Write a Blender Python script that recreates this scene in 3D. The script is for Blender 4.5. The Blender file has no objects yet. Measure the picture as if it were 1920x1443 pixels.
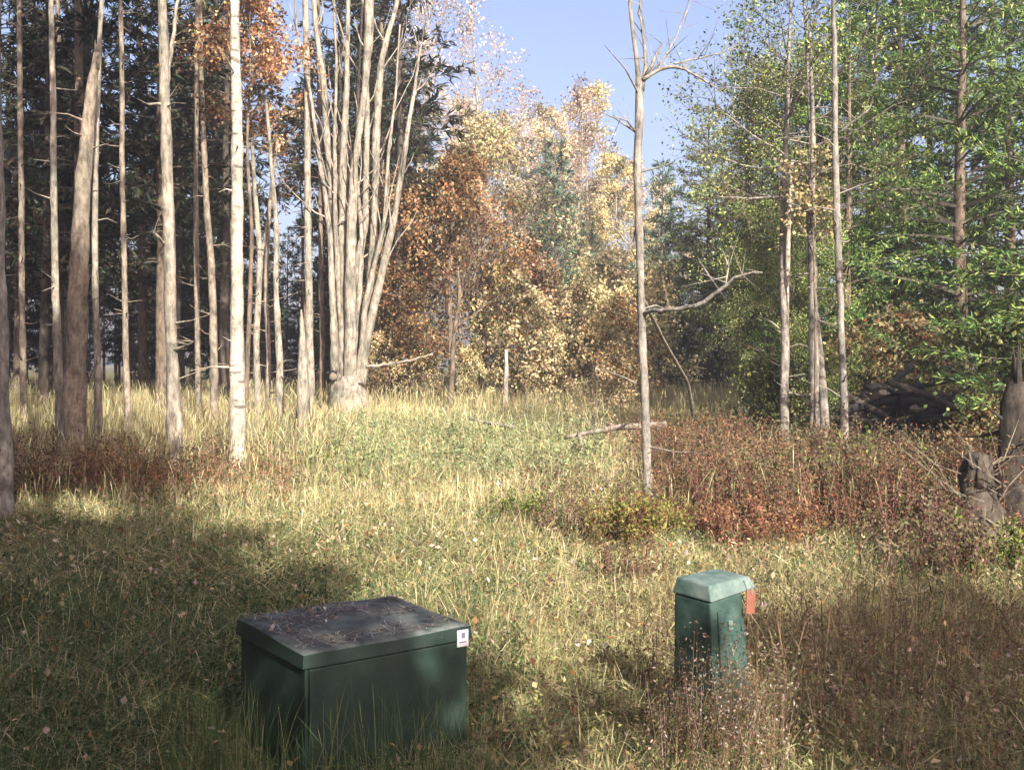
import bpy, math, random
import numpy as np
from mathutils import Vector
SC = bpy.context.scene
COL = SC.collection
R = math.radians
rng = np.random.default_rng(7)
random.seed(7)

# ------------------------------------------------------------------ camera, sky, sun, exposure
HAZE = 0.0016
EYE = 2.0            # eye height over the ground beside the green box
FPX, HORX, HORY = 2000.0, 960.0, 680.0
cam = bpy.data.cameras.new('camera')
cam.sensor_width = 36.0
cam.lens = 36.0 * FPX / 1920.0
cam.shift_y = (HORY - 721.5) / 1920.0
cam.clip_start = 0.05
cam.clip_end = 2000.0
camo = bpy.data.objects.new('camera', cam)
COL.objects.link(camo)
camo.location = (0, 0, EYE)
camo.rotation_euler = (R(90), 0, 0)
SC.camera = camo

SUN_AZ, SUN_EL = 22.0, 32.0        # degrees to the right of straight behind the camera; height
S = Vector((math.sin(R(SUN_AZ)) * math.cos(R(SUN_EL)), -math.cos(R(SUN_AZ)) * math.cos(R(SUN_EL)), math.sin(R(SUN_EL))))
world = bpy.data.worlds.new('World')
SC.world = world
world.use_nodes = True
wn = world.node_tree
sky = wn.nodes.new('ShaderNodeTexSky')
sky.sky_type = 'NISHITA'
sky.sun_disc = False
sky.sun_elevation = R(SUN_EL)
sky.sun_rotation = R(180 - SUN_AZ)
sky.air_density = 1.0
sky.dust_density = 4.5
sky.ozone_density = 2.2
bg = wn.nodes['Background']
tintn = wn.nodes.new('ShaderNodeMix'); tintn.data_type = 'RGBA'; tintn.blend_type = 'MULTIPLY'; tintn.inputs[0].default_value = 1
tintn.inputs[7].default_value = (1.18, 1.03, 1.10, 1)
wn.links.new(sky.outputs[0], tintn.inputs[6]); wn.links.new(tintn.outputs[2], bg.inputs[0])
bg.inputs[1].default_value = 0.1
sl = bpy.data.lights.new('sun', 'SUN')
sl.energy = 5.0
sl.angle = R(0.55)
sl.color = (1.0, 0.945, 0.85)
slo = bpy.data.objects.new('sun', sl)
COL.objects.link(slo)
slo.rotation_euler = S.to_track_quat('Z', 'Y').to_euler()
SC.view_settings.view_transform = 'Standard'
SC.view_settings.look = 'None'
SC.view_settings.exposure = 1.32
SC.view_settings.gamma = 1
SC.view_settings.use_curve_mapping = False
SC.render.engine = 'CYCLES'
SC.cycles.max_bounces = 5
SC.cycles.diffuse_bounces = 3
SC.cycles.transmission_bounces = 4
SC.cycles.transparent_max_bounces = 4
SC.cycles.caustics_reflective = False
SC.cycles.caustics_refractive = False

# ------------------------------------------------------------------ small helpers
def smooth(t):
    t = np.clip(t, 0, 1)
    return t * t * (3 - 2 * t)

_grid = np.random.default_rng(3).random((64, 64))
def vnoise(x, y, s, off=0.0):
    """value noise 0..1 with cells of s metres"""
    x = np.asarray(x, float) / s + 100.3 + off
    y = np.asarray(y, float) / s + 57.7 + off * 1.7
    i, j = np.floor(x).astype(int), np.floor(y).astype(int)
    u, v = smooth(x - i), smooth(y - j)
    g = lambda a, b: _grid[a % 64, b % 64]
    return (g(i, j) * (1 - u) + g(i + 1, j) * u) * (1 - v) + (g(i, j + 1) * (1 - u) + g(i + 1, j + 1) * u) * v

def fbm(x, y, s, off=0.0):
    return 0.55 * vnoise(x, y, s, off) + 0.3 * vnoise(x, y, s * .45, off + 9) + 0.15 * vnoise(x, y, s * .2, off + 21)

_gd = np.array([-400, 0, 12, 17, 22, 27, 32, 36, 60, 400.])
_gz = np.array([0.0, 0, 0, 0.02, 0.12, 0.36, 0.56, 0.62, 0.6, 0.9])
def ground_z(x, y):
    x = np.asarray(x, float); y = np.asarray(y, float)
    return (np.interp(y - 1.5, _gd, _gz) + np.interp(y + 1.5, _gd, _gz)) / 2 + 0.16 * (fbm(x, y, 5.0) - .5) * smooth((y - 3) / 8)

def at(px, py, d):
    return np.array([(px - HORX) / FPX * d, d, EYE - (py - HORY) / FPX * d])

def gpt(px, d, sink=0.12):
    x = (px - HORX) / FPX * d
    return np.array([x, d, float(ground_z(x, d)) - sink])

class MB:
    """collects vertices, faces, a material index and a colour per vertex"""
    def __init__(s):
        s.v, s.c, s.f, s.n = [], [], [], 0
    def add(s, v, faces, mat=0, col=None):
        v = np.asarray(v, float).reshape(-1, 3)
        if col is None: col = (.5, .5, .5)
        col = np.broadcast_to(np.asarray(col, float), (len(v), 3))
        s.v.append(v); s.c.append(col)
        for f in faces:
            s.f.append((np.asarray(f, np.int64) + s.n, mat))
        s.n += len(v)
    def mesh(s, name, mats, smooth_shade=False):
        me = bpy.data.meshes.new(name)
        v = np.concatenate(s.v).astype(np.float32)
        me.vertices.add(len(v)); me.vertices.foreach_set('co', v.ravel())
        idx = np.concatenate([f.ravel() for f, m in s.f]).astype(np.int32)
        cnt = np.concatenate([np.full(len(f), f.shape[1]) for f, m in s.f]).astype(np.int32)
        mi = np.concatenate([np.full(len(f), m) for f, m in s.f]).astype(np.int32)
        st = np.concatenate([[0], np.cumsum(cnt)[:-1]]).astype(np.int32)
        me.loops.add(len(idx)); me.loops.foreach_set('vertex_index', idx)
        me.polygons.add(len(cnt)); me.polygons.foreach_set('loop_start', st)
        me.polygons.foreach_set('material_index', mi)
        me.polygons.foreach_set('use_smooth', np.full(len(cnt), bool(smooth_shade)))
        at_ = me.attributes.new('tint', 'FLOAT_COLOR', 'POINT')
        c = np.concatenate(s.c); c4 = np.ones((len(c), 4), np.float32); c4[:, :3] = c
        at_.data.foreach_set('color', c4.ravel())
        for m in (mats if isinstance(mats, (list, tuple)) else [mats]): me.materials.append(m)
        me.update(calc_edges=True)
        return me
    def build(s, name, mats, parent=None, smooth_shade=False):
        o = bpy.data.objects.new(name, s.mesh(name, mats, smooth_shade))
        COL.objects.link(o)
        if parent is not None: o.parent = parent
        return o

def thing(name, label, cat, loc=(0, 0, 0), rz=0.0, group=None, sc=1.0):
    o = bpy.data.objects.new(name, None)
    COL.objects.link(o)
    o.empty_display_size = 0.2
    o.location = [float(a) for a in loc]; o.rotation_euler = (0, 0, rz); o.scale = (sc, sc, sc)
    return tag(o, label, cat, group)

def tag(o, label, cat, group=None):
    o['label'] = label; o['category'] = cat
    if group: o['group'] = group
    return o

def child(name, me, parent, loc=(0, 0, 0), rot=(0, 0, 0), sc=(1, 1, 1)):
    o = bpy.data.objects.new(name, me); COL.objects.link(o); o.parent = parent
    o.location = [float(a) for a in loc]; o.rotation_euler = rot; o.scale = sc
    return o

def tube(mb, pts, rad, n=6, mat=0, col=None, rough=0.0, cap=True):
    pts = np.asarray(pts, float); rad = np.broadcast_to(np.asarray(rad, float), (len(pts),))
    K = len(pts)
    t = np.gradient(pts, axis=0); t /= np.linalg.norm(t, axis=1)[:, None] + 1e-9
    ref = np.array([0.31, 0.95, 0.05]) if abs(t[0][1]) < .8 else np.array([1., 0, 0.1])
    u = ref - t * (t @ ref)[:, None]; u /= np.linalg.norm(u, axis=1)[:, None] + 1e-9
    w = np.cross(t, u)
    a = np.linspace(0, 2 * np.pi, n, endpoint=False)
    rr = rad[:, None] * (1 + rough * rng.normal(size=(K, n)))
    v = pts[:, None] + rr[..., None] * (np.cos(a)[None, :, None] * u[:, None] + np.sin(a)[None, :, None] * w[:, None])
    i = np.arange(K - 1)[:, None] * n; j = np.arange(n)[None]
    jn = (j + 1) % n
    q = np.stack([i + j, i + jn, i + n + jn, i + n + j], -1).reshape(-1, 4)
    faces = [q]
    if cap:
        faces.append((np.arange(n) + (K - 1) * n)[None])
        faces.append(np.arange(n)[::-1][None])
    mb.add(v, faces, mat, col)

def resample(pts, rad, step):
    """Catmull-like smooth resampling of a polyline with its radii"""
    pts = np.asarray(pts, float); rad = np.asarray(rad, float)
    s = np.concatenate([[0], np.cumsum(np.linalg.norm(np.diff(pts, axis=0), axis=1))])
    n = max(3, int(s[-1] / step) + 1)
    q = np.linspace(0, s[-1], n)
    out = np.stack([np.interp(q, s, pts[:, k]) for k in range(3)], 1)
    for _ in range(2):
        out[1:-1] = (out[:-2] + 2 * out[1:-1] + out[2:]) / 4
    return out, np.interp(q, s, rad)

def unit(v):
    return v / (np.linalg.norm(v, axis=-1, keepdims=True) + 1e-9)

def clump(c, seed, s=.8, lo=.42, hi=1.6):  # wide tone range puts foliage light and shade into the colour
    v = vnoise(c[:, 0] + c[:, 2] * .7, c[:, 1] - c[:, 2] * .9, s, seed)
    return (lo + (hi - lo) * smooth((v - .2) / .6))[:, None]

def leaves(mb, c, L, W, cols, mat=1, up=0.4, direction=None, g=rng):
    """a folded four-cornered leaf at each point"""
    n = len(c)
    u = g.normal(size=(n, 3)); u[:, 2] -= .25
    if direction is not None: u = u * .55 + direction * 1.2
    u = unit(u)
    nn = g.normal(size=(n, 3)) + np.array([0, 0, up * 2.5])
    w = unit(np.cross(u, nn)); nn = np.cross(w, u)
    L = (np.broadcast_to(L, n) * g.uniform(.65, 1.25, n))[:, None]; W = (np.broadcast_to(W, n) * g.uniform(.7, 1.2, n))[:, None]
    v = np.stack([c, c + u * L * .5 + w * W * .5 + nn * W * .15, c + u * L, c + u * L * .5 - w * W * .5 + nn * W * .15], 1)
    mb.add(v.reshape(-1, 3), [np.arange(n * 4).reshape(n, 4)], mat, np.repeat(cols, 4, axis=0))

def ribbons(mb, P, Wd, cols, mat=0, g=rng):
    """P (N,K,3) centre lines, Wd (N,K) widths, last width 0 gives a pointed tip"""
    N, K, _ = P.shape
    a = g.uniform(0, 2 * np.pi, N)
    side = np.stack([np.cos(a), np.sin(a), np.zeros(N)], 1)[:, None] * Wd[..., None] * .5
    v = np.concatenate([P - side, P[:, :] + side], 1)      # N, 2K
    base = np.arange(N)[:, None] * (2 * K)
    fs = []
    for k in range(K - 2):
        fs.append(np.stack([base[:, 0] + k, base[:, 0] + K + k, base[:, 0] + K + k + 1, base[:, 0] + k + 1], 1))
    k = K - 2
    fs.append(np.stack([base[:, 0] + k, base[:, 0] + K + k, base[:, 0] + k + 1], 1))
    mb.add(v.reshape(-1, 3), fs, mat, np.repeat(cols, 2 * K, axis=0))

def pick(pal, n, jitter=.12, g=rng, w=None):
    pal = np.asarray(pal, float)
    c = pal[g.choice(len(pal), n, p=w)]
    return np.clip(c * (1 + jitter * g.normal(size=(n, 1))) * (1 + .05 * g.normal(size=(n, 3))), .004, .9)

# ------------------------------------------------------------------ materials
def mat_new(name):
    m = bpy.data.materials.new(name); m.use_nodes = True
    nt = m.node_tree
    for n in list(nt.nodes): nt.nodes.remove(n)
    out = nt.nodes.new('ShaderNodeOutputMaterial')
    return m, nt, out

def nd(nt, typ, **kw):
    n = nt.nodes.new(typ)
    for k, v in kw.items():
        if k.startswith('i_'): n.inputs[int(k[2:])].default_value = v
        else: setattr(n, k, v)
    return n

def leaf_mat(name, trans=.35, gloss=0.0, var=.25):
    m, nt, out = mat_new(name)
    a = nd(nt, 'ShaderNodeAttribute', attribute_name='tint')
    oi = nd(nt, 'ShaderNodeObjectInfo')
    hs = nd(nt, 'ShaderNodeHueSaturation')
    mr = nd(nt, 'ShaderNodeMapRange'); mr.inputs[3].default_value = 1 - var; mr.inputs[4].default_value = 1 + var
    nt.links.new(oi.outputs['Random'], mr.inputs[0]); nt.links.new(mr.outputs[0], hs.inputs['Value'])
    mr2 = nd(nt, 'ShaderNodeMapRange'); mr2.inputs[3].default_value = .485; mr2.inputs[4].default_value = .515
    nt.links.new(oi.outputs['Random'], mr2.inputs[0]); nt.links.new(mr2.outputs[0], hs.inputs['Hue'])
    nt.links.new(a.outputs['Color'], hs.inputs['Color'])
    d = nd(nt, 'ShaderNodeBsdfDiffuse'); t = nd(nt, 'ShaderNodeBsdfTranslucent')
    nt.links.new(hs.outputs[0], d.inputs[0]); nt.links.new(hs.outputs[0], t.inputs[0])
    mx = nd(nt, 'ShaderNodeMixShader'); mx.inputs[0].default_value = trans
    nt.links.new(d.outputs[0], mx.inputs[1]); nt.links.new(t.outputs[0], mx.inputs[2])
    last = mx
    if gloss > 0:
        g = nd(nt, 'ShaderNodeBsdfGlossy'); g.inputs['Roughness'].default_value = .45
        g.inputs[0].default_value = (.8, .8, .8, 1)
        mg = nd(nt, 'ShaderNodeMixShader'); mg.inputs[0].default_value = gloss
        nt.links.new(mx.outputs[0], mg.inputs[1]); nt.links.new(g.outputs[0], mg.inputs[2]); last = mg
    nt.links.new(last.outputs[0], out.inputs[0])
    return m

def bark_mat(name, c1, c2, c3, scale=9.0, zsq=.22, band=0.0, rough=.9, bump=.6):
    """three bark colours mixed by noise stretched up the trunk; band adds dark cross marks"""
    m, nt, out = mat_new(name)
    tc = nd(nt, 'ShaderNodeTexCoord')
    oi = nd(nt, 'ShaderNodeObjectInfo')
    ad = nd(nt, 'ShaderNodeVectorMath', operation='ADD')
    mp = nd(nt, 'ShaderNodeMapping'); mp.inputs['Scale'].default_value = (1, 1, zsq * 1.8)
    cb = nd(nt, 'ShaderNodeCombineXYZ')
    mm = nd(nt, 'ShaderNodeMath', operation='MULTIPLY'); mm.inputs[1].default_value = 40
    nt.links.new(oi.outputs['Random'], mm.inputs[0]); nt.links.new(mm.outputs[0], cb.inputs[0]); nt.links.new(mm.outputs[0], cb.inputs[2])
    nt.links.new(tc.outputs['Object'], ad.inputs[0]); nt.links.new(cb.outputs[0], ad.inputs[1])
    nt.links.new(ad.outputs[0], mp.inputs[0])
    n1 = nd(nt, 'ShaderNodeTexNoise'); n1.inputs['Scale'].default_value = scale; n1.inputs['Detail'].default_value = 6
    n1.inputs['Roughness'].default_value = .7
    nt.links.new(mp.outputs[0], n1.inputs['Vector'])
    cr = nd(nt, 'ShaderNodeValToRGB')
    e = cr.color_ramp.elements
    e[0].position = .34; e[0].color = (*c1, 1); e[1].position = .68; e[1].color = (*c3, 1)
    k = e.new(.5); k.color = (*c2, 1)
    nt.links.new(n1.outputs[0], cr.inputs[0])
    colout = cr.outputs[0]
    # large patches of lichen and stain
    n2 = nd(nt, 'ShaderNodeTexNoise'); n2.inputs['Scale'].default_value = 1.6; n2.inputs['Detail'].default_value = 4
    nt.links.new(ad.outputs[0], n2.inputs['Vector'])
    c2r = nd(nt, 'ShaderNodeValToRGB'); c2r.color_ramp.elements[0].position = .35; c2r.color_ramp.elements[0].color = (.62, .64, .6, 1)
    c2r.color_ramp.elements[1].position = .6; c2r.color_ramp.elements[1].color = (1.08, 1.03, .96, 1)
    nt.links.new(n2.outputs[0], c2r.inputs[0])
    mu = nd(nt, 'ShaderNodeMix', data_type='RGBA', blend_type='MULTIPLY'); mu.inputs[0].default_value = 1
    nt.links.new(colout, mu.inputs[6]); nt.links.new(c2r.outputs[0], mu.inputs[7])
    colout = mu.outputs[2]
    if band > 0:
        mp2 = nd(nt, 'ShaderNodeMapping'); mp2.inputs['Scale'].default_value = (2.2, 2.2, 9)
        nt.links.new(ad.outputs[0], mp2.inputs[0])
        n3 = nd(nt, 'ShaderNodeTexNoise'); n3.inputs['Scale'].default_value = 1.3; n3.inputs['Detail'].default_value = 3
        nt.links.new(mp2.outputs[0], n3.inputs['Vector'])
        c3r = nd(nt, 'ShaderNodeValToRGB'); c3r.color_ramp.elements[0].position = .63; c3r.color_ramp.elements[0].color = (0, 0, 0, 1)
        c3r.color_ramp.elements[1].position = .68; c3r.color_ramp.elements[1].color = (band, band, band, 1)
        nt.links.new(n3.outputs[0], c3r.inputs[0])
        mk = nd(nt, 'ShaderNodeMix', data_type='RGBA'); mk.inputs[7].default_value = (.05, .045, .04, 1)
        nt.links.new(c3r.outputs[0], mk.inputs[0]); nt.links.new(colout, mk.inputs[6])
        colout = mk.outputs[2]
    b = nd(nt, 'ShaderNodeBsdfPrincipled'); b.inputs['Roughness'].default_value = rough
    b.inputs['Specular IOR Level'].default_value = .2
    bp = nd(nt, 'ShaderNodeBump'); bp.inputs['Strength'].default_value = bump; bp.inputs['Distance'].default_value = .05
    nt.links.new(n1.outputs[0], bp.inputs['Height'])
    nt.links.new(bp.outputs[0], b.inputs['Normal'])
    nt.links.new(colout, b.inputs['Base Color'])
    nt.links.new(b.outputs[0], out.inputs[0])
    return m

M_LEAF = leaf_mat('leaf_green', .22, .03)
M_DRY = leaf_mat('leaf_dry', .3, 0, .15)
M_NEEDLE = leaf_mat('needles', .12, .02, .25)
M_GRASS = leaf_mat('grass_blades', .3, .02, 0)
M_TWIG = leaf_mat('twig_bark', 0, 0, .1)
B_WHITE = bark_mat('bark_white', (.26, .23, .19), (.47, .42, .36), (.62, .57, .49), 14, .35, .7)
B_PALE = bark_mat('bark_pale', (.11, .095, .08), (.28, .25, .21), (.45, .405, .345), 12, .2)
B_TAN = bark_mat('bark_tan', (.09, .075, .06), (.22, .185, .15), (.37, .32, .26), 11, .25, .3)
B_BROWN = bark_mat('bark_brown', (.07, .055, .045), (.17, .13, .1), (.28, .22, .17), 12, .2)
B_DARK = bark_mat('bark_dark', (.035, .03, .027), (.075, .062, .052), (.14, .115, .095), 10, .2)
B_SHADE = bark_mat('bark_shaded', (.018, .016, .014), (.045, .038, .033), (.085, .072, .06), 10, .2)  # shade on the right-edge trunk put into its bark colour
B_GREY = bark_mat('bark_grey', (.10, .09, .085), (.24, .22, .2), (.4, .37, .33), 13, .25, .35)

# ------------------------------------------------------------------ the ground
def axis(segs):
    out = []
    for a, b, st in segs: out += list(np.arange(a, b, st))
    return np.array(out + [segs[-1][1]])
gx = axis([(-300, -60, 20), (-60, -16, 3), (-16, 16, .3), (16, 60, 3), (60, 300, 20)])
gy = axis([(-120, -20, 10), (-20, 2, 1), (2, 40, .3), (40, 80, 2), (80, 400, 20)])
X, Y = np.meshgrid(gx, gy)
Z = ground_z(X, Y)
near = (np.abs(X) < 15) & (Y > 3) & (Y < 40)
Z = Z + near * .05 * (vnoise(X, Y, .5, 4) - .5)
nx, ny = len(gx), len(gy)
ii = (np.arange(ny - 1)[:, None] * nx + np.arange(nx - 1)[None]).ravel()
mb = MB(); mb.add(np.stack([X, Y, Z], -1), [np.stack([ii, ii + 1, ii + nx + 1, ii + nx], 1)])
m, nt, out = mat_new('soil_and_thatch')
tc = nd(nt, 'ShaderNodeTexCoord')
n1 = nd(nt, 'ShaderNodeTexNoise'); n1.inputs['Scale'].default_value = 1.1; n1.inputs['Detail'].default_value = 10; n1.inputs['Roughness'].default_value = .75
n2 = nd(nt, 'ShaderNodeTexNoise'); n2.inputs['Scale'].default_value = 26; n2.inputs['Detail'].default_value = 6
nt.links.new(tc.outputs['Object'], n1.inputs['Vector']); nt.links.new(tc.outputs['Object'], n2.inputs['Vector'])
cr = nd(nt, 'ShaderNodeValToRGB'); e = cr.color_ramp.elements
e[0].position = .3; e[0].color = (.07, .055, .035, 1); e[1].position = .72; e[1].color = (.27, .21, .12, 1)
k = e.new(.5); k.color = (.14, .125, .06, 1)
nt.links.new(n1.outputs[0], cr.inputs[0])
cr2 = nd(nt, 'ShaderNodeValToRGB'); cr2.color_ramp.elements[0].color = (.5, .5, .5, 1); cr2.color_ramp.elements[1].color = (1.3, 1.25, 1.15, 1)
nt.links.new(n2.outputs[0], cr2.inputs[0])
mu = nd(nt, 'ShaderNodeMix', data_type='RGBA', blend_type='MULTIPLY'); mu.inputs[0].default_value = 1
nt.links.new(cr.outputs[0], mu.inputs[6]); nt.links.new(cr2.outputs[0], mu.inputs[7])
b = nd(nt, 'ShaderNodeBsdfPrincipled'); b.inputs['Roughness'].default_value = 1; b.inputs['Specular IOR Level'].default_value = .05
bp = nd(nt, 'ShaderNodeBump'); bp.inputs['Strength'].default_value = .8; bp.inputs['Distance'].default_value = .05
nt.links.new(n2.outputs[0], bp.inputs['Height']); nt.links.new(bp.outputs[0], b.inputs['Normal'])
nt.links.new(mu.outputs[2], b.inputs['Base Color']); nt.links.new(b.outputs[0], out.inputs[0])
g = mb.build('ground', m, smooth_shade=True); g['kind'] = 'structure'

# ------------------------------------------------------------------ tree builders
def grow(mb, p, d, L, r, level, spec, tips, g, mat=0, col=None):
    """one branch and its children; leaf points go to tips"""
    K = 6 if level < 2 else 4
    wob = spec.get('wob', .18); rise = spec.get('rise', .12)
    pts = [p]; dd = unit(np.asarray(d, float))
    for k in range(K):
        dd = unit(dd + g.normal(size=3) * wob + np.array([0, 0, rise]))
        pts.append(pts[-1] + dd * L / K)
    pts = np.array(pts)
    rad = r * np.linspace(1, .3, K + 1)
    target = spec['trunk'] if level < spec.get('trunk_levels', 1) else mb
    if r > spec.get('minr', .003):
        tube(target, pts, rad, n=[8, 5, 4, 3][min(level, 3)], mat=0, col=spec.get('twig', (.12, .1, .08)), cap=False)
    nl = spec['levels']
    if level + 1 < nl:
        n = spec['kids'][level]
        for i in range(n):
            t = g.uniform(.3, 1.0)
            i0 = min(int(t * K), K - 1); f = t * K - i0
            q = pts[i0] * (1 - f) + pts[i0 + 1] * f
            ax = unit(pts[i0 + 1] - pts[i0])
            side = unit(np.cross(ax, g.normal(size=3)))
            ang = R(g.uniform(*spec.get('ang', (28, 60))))
            nd_ = ax * math.cos(ang) + side * math.sin(ang)
            grow(mb, q, nd_, L * g.uniform(*spec.get('ratio', (.45, .7))) * (1.15 - .4 * t), r * .55 * (1.1 - .4 * t), level + 1, spec, tips, g)
    if level >= nl - 2:
        m_ = spec['leaf_n'][0 if level == nl - 2 else 1]
        if m_:
            t = g.uniform(.25, 1.05, m_) * K
            i0 = np.clip(t.astype(int), 0, K - 1); f = (t - i0)[:, None]
            q = pts[i0] * (1 - f) + pts[i0 + 1] * f
            tips.append(q + g.normal(size=(m_, 3)) * spec.get('spread', .12))

def broadleaf(seed, H, r0, base, nlimb, limb, spec, pal, leafL, leafW, trunk_pts=None, dens=1.0, shape=None, lm=None, weights=None):
    """returns (trunk MB, crown MB): trunk with limbs, crown with twigs and leaves"""
    g = np.random.default_rng(seed)
    tr, cr = MB(), MB(); tips = []
    spec = dict(spec); spec['trunk'] = tr; spec['trunk_levels'] = 1
    if trunk_pts is None:
        zz = np.linspace(0, H, 12)
        off = np.cumsum(g.normal(size=(12, 2)) * H * .006, axis=0); off -= off[0]
        trunk_pts = np.stack([off[:, 0], off[:, 1], zz], 1)
    rr = r0 * (1 - .85 * np.linspace(0, 1, len(trunk_pts)) ** 1.2)
    rr[0] *= 1.35
    tube(tr, *resample(trunk_pts, rr, .35), n=10, rough=.04, col=(.2, .165, .13))
    zt = trunk_pts[:, 2]
    for i in range(nlimb):
        h = base + (H - base) * (i + g.uniform(0, 1)) / nlimb
        q = np.array([np.interp(h, zt, trunk_pts[:, 0]), np.interp(h, zt, trunk_pts[:, 1]), h])
        a = i * 2.4 + g.uniform(-.5, .5)
        f = (h - base) / (H - base)
        Lf = shape(f) if shape else math.sqrt(max(.06, 1 - f * f * .9))
        el = g.uniform(.1, .5) + .6 * f
        d = np.array([math.cos(a) * math.cos(el), math.sin(a) * math.cos(el), math.sin(el)])
        grow(cr, q, d, limb * Lf * g.uniform(.7, 1.2), np.interp(h, zt, rr) * .45, 0, spec, tips, g)
    if tips:
        c = np.concatenate(tips)
        if dens < 1: c = c[g.random(len(c)) < dens]
        # every clump keeps a tone, spread wide to imitate lit tops and dark gaps
        cols = pick(pal, len(c), .16, g, weights) * clump(c, seed)
        leaves(cr, c, leafL, leafW, cols, 1, g=g)
    return tr, cr

def conifer(seed, H, r0, base, blen, pal, whorl=.42, per=5, droop=-.1, spray=.22, top=.12, dens=14, taper=1.0, tuft=3, wid=.16):
    g = np.random.default_rng(seed)
    tr, cr = MB(), MB()
    zz = np.linspace(0, H, 14); off = np.cumsum(g.normal(size=(14, 2)) * .03, axis=0); off -= off[0]
    tp = np.stack([off[:, 0], off[:, 1], zz], 1); rr = r0 * (1 - .93 * (zz / H)); rr[0] *= 1.3
    tube(tr, *resample(tp, rr, .5), n=8, rough=.05)
    # dead stubs below the crown
    for i in range(int(base * 2.2)):
        h = g.uniform(min(.4, base * .5), base); a = g.uniform(0, 6.28); l = g.uniform(.2, 1.0)
        q = np.array([np.interp(h, zz, tp[:, 0]), np.interp(h, zz, tp[:, 1]), h])
        e = q + np.array([math.cos(a), math.sin(a), g.uniform(-.25, .3)]) * l
        tube(tr, [q, (q + e) / 2 + g.normal(size=3) * .03, e], [.016, .011, .004], n=3, cap=False)
    C, D = [], []
    h = base
    while h < H * .985:
        f = (h - base) / (H - base)
        l0 = blen * ((1 - f) ** taper * (1 - top) + top) * (0.75 + .25 * smooth(f * 5))
        for k in range(per):
            if g.random() < .12: continue
            a = g.uniform(0, 6.28); l = l0 * g.uniform(.6, 1.15)
            q = np.array([np.interp(h, zz, tp[:, 0]), np.interp(h, zz, tp[:, 1]), h + g.uniform(-.15, .15)])
            K = 5; d = np.array([math.cos(a), math.sin(a), .15 + .5 * f]); pts = [q]
            for s_ in range(K):
                d = unit(d + np.array([0, 0, droop * (1 if s_ < 3 else -.8)]) + g.normal(size=3) * .07)
                pts.append(pts[-1] + d * l / K)
            pts = np.array(pts)
            tube(cr, pts, np.linspace(.014 + .008 * l, .004, K + 1), n=3, col=(.09, .075, .06), cap=False)
            m_ = max(3, int(dens * l))
            t = np.sqrt(g.uniform(.04, 1, m_)) * K; i0 = np.clip(t.astype(int), 0, K - 1); ff = (t - i0)[:, None]
            qq = pts[i0] * (1 - ff) + pts[i0 + 1] * ff
            ax = unit(pts[i0 + 1] - pts[i0])
            sd = unit(np.cross(ax, [0, 0, 1.])) * (g.choice([-1, 1], m_) * g.uniform(0, wid * l, m_) * (1.15 - t / K))[:, None]
            qq = qq + sd + g.normal(size=(m_, 3)) * .04
            dr = unit(ax * .6 + sd * 3 + g.normal(size=(m_, 3)) * .3)
            for _ in range(tuft): C.append(qq + g.normal(size=(m_, 3)) * .03); D.append(dr)
        h += whorl * g.uniform(.7, 1.3)
    C = np.concatenate(C); D = np.concatenate(D)
    cl = vnoise(C[:, 0] + C[:, 2], C[:, 1] + C[:, 2] * .6, 1.0, seed)
    cols = pick(pal, len(C), .18, g) * (.75 + .5 * cl)[:, None]
    leaves(cr, C, spray, spray * .22, cols, 1, up=.6, direction=D, g=g)
    return tr, cr

TWIGGY = dict(levels=3, kids=[7, 5], leaf_n=[10, 22], wob=.2, rise=.06, ang=(28, 62), ratio=(.45, .7), spread=.13)
G_YEL = [(.11, .15, .04), (.16, .20, .055), (.24, .26, .075), (.32, .32, .11), (.045, .075, .025), (.07, .11, .035), (.25, .22, .08)]
G_MID = [(.08, .13, .035), (.13, .18, .045), (.21, .26, .06), (.33, .35, .09), (.04, .07, .025), (.12, .16, .045)]
P_GRN = [(.022, .034, .018), (.034, .048, .024), (.05, .066, .03), (.055, .042, .026), (.07, .05, .03)]
P_OLV = [(.13, .16, .07), (.19, .22, .09), (.27, .28, .12), (.08, .11, .055)]
P_BLU = [(.07, .11, .07), (.10, .15, .095), (.14, .19, .11), (.06, .09, .06)]
OAK = [(.26, .15, .06), (.34, .21, .09), (.20, .11, .05), (.40, .28, .13), (.30, .27, .12), (.20, .18, .08), (.15, .09, .045), (.44, .27, .12)]
TAN = [(.46, .36, .20), (.55, .44, .26), (.38, .29, .17), (.50, .36, .25)]  # tan paled, putting haze into the colour of the far trees
GOLD = [(.50, .40, .19), (.57, .48, .25), (.42, .34, .18), (.37, .36, .18)]
RUST = [(.28, .14, .07), (.35, .19, .09), (.20, .10, .055), (.42, .25, .13)]

def meshes(pair, bark, leafm, name):
    tr, cr = pair
    return tr.mesh(name + '_trunk', bark, True), cr.mesh(name + '_crown', [M_TWIG, leafm], False)

def plant_tree(name, ms, label, cat, px, d, rz=0, sc=1.0, group=None, x=None, tilt=None, sink=.1):
    xx = (px - HORX) / FPX * d if x is None else x
    t = thing(name, label, cat, (xx, d, float(ground_z(xx, d)) - sink), rz, group, sc)
    if tilt: t.rotation_euler = (tilt[0], tilt[1], rz)
    child('trunk', ms[0], t); child('crown', ms[1], t)
    return t

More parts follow.
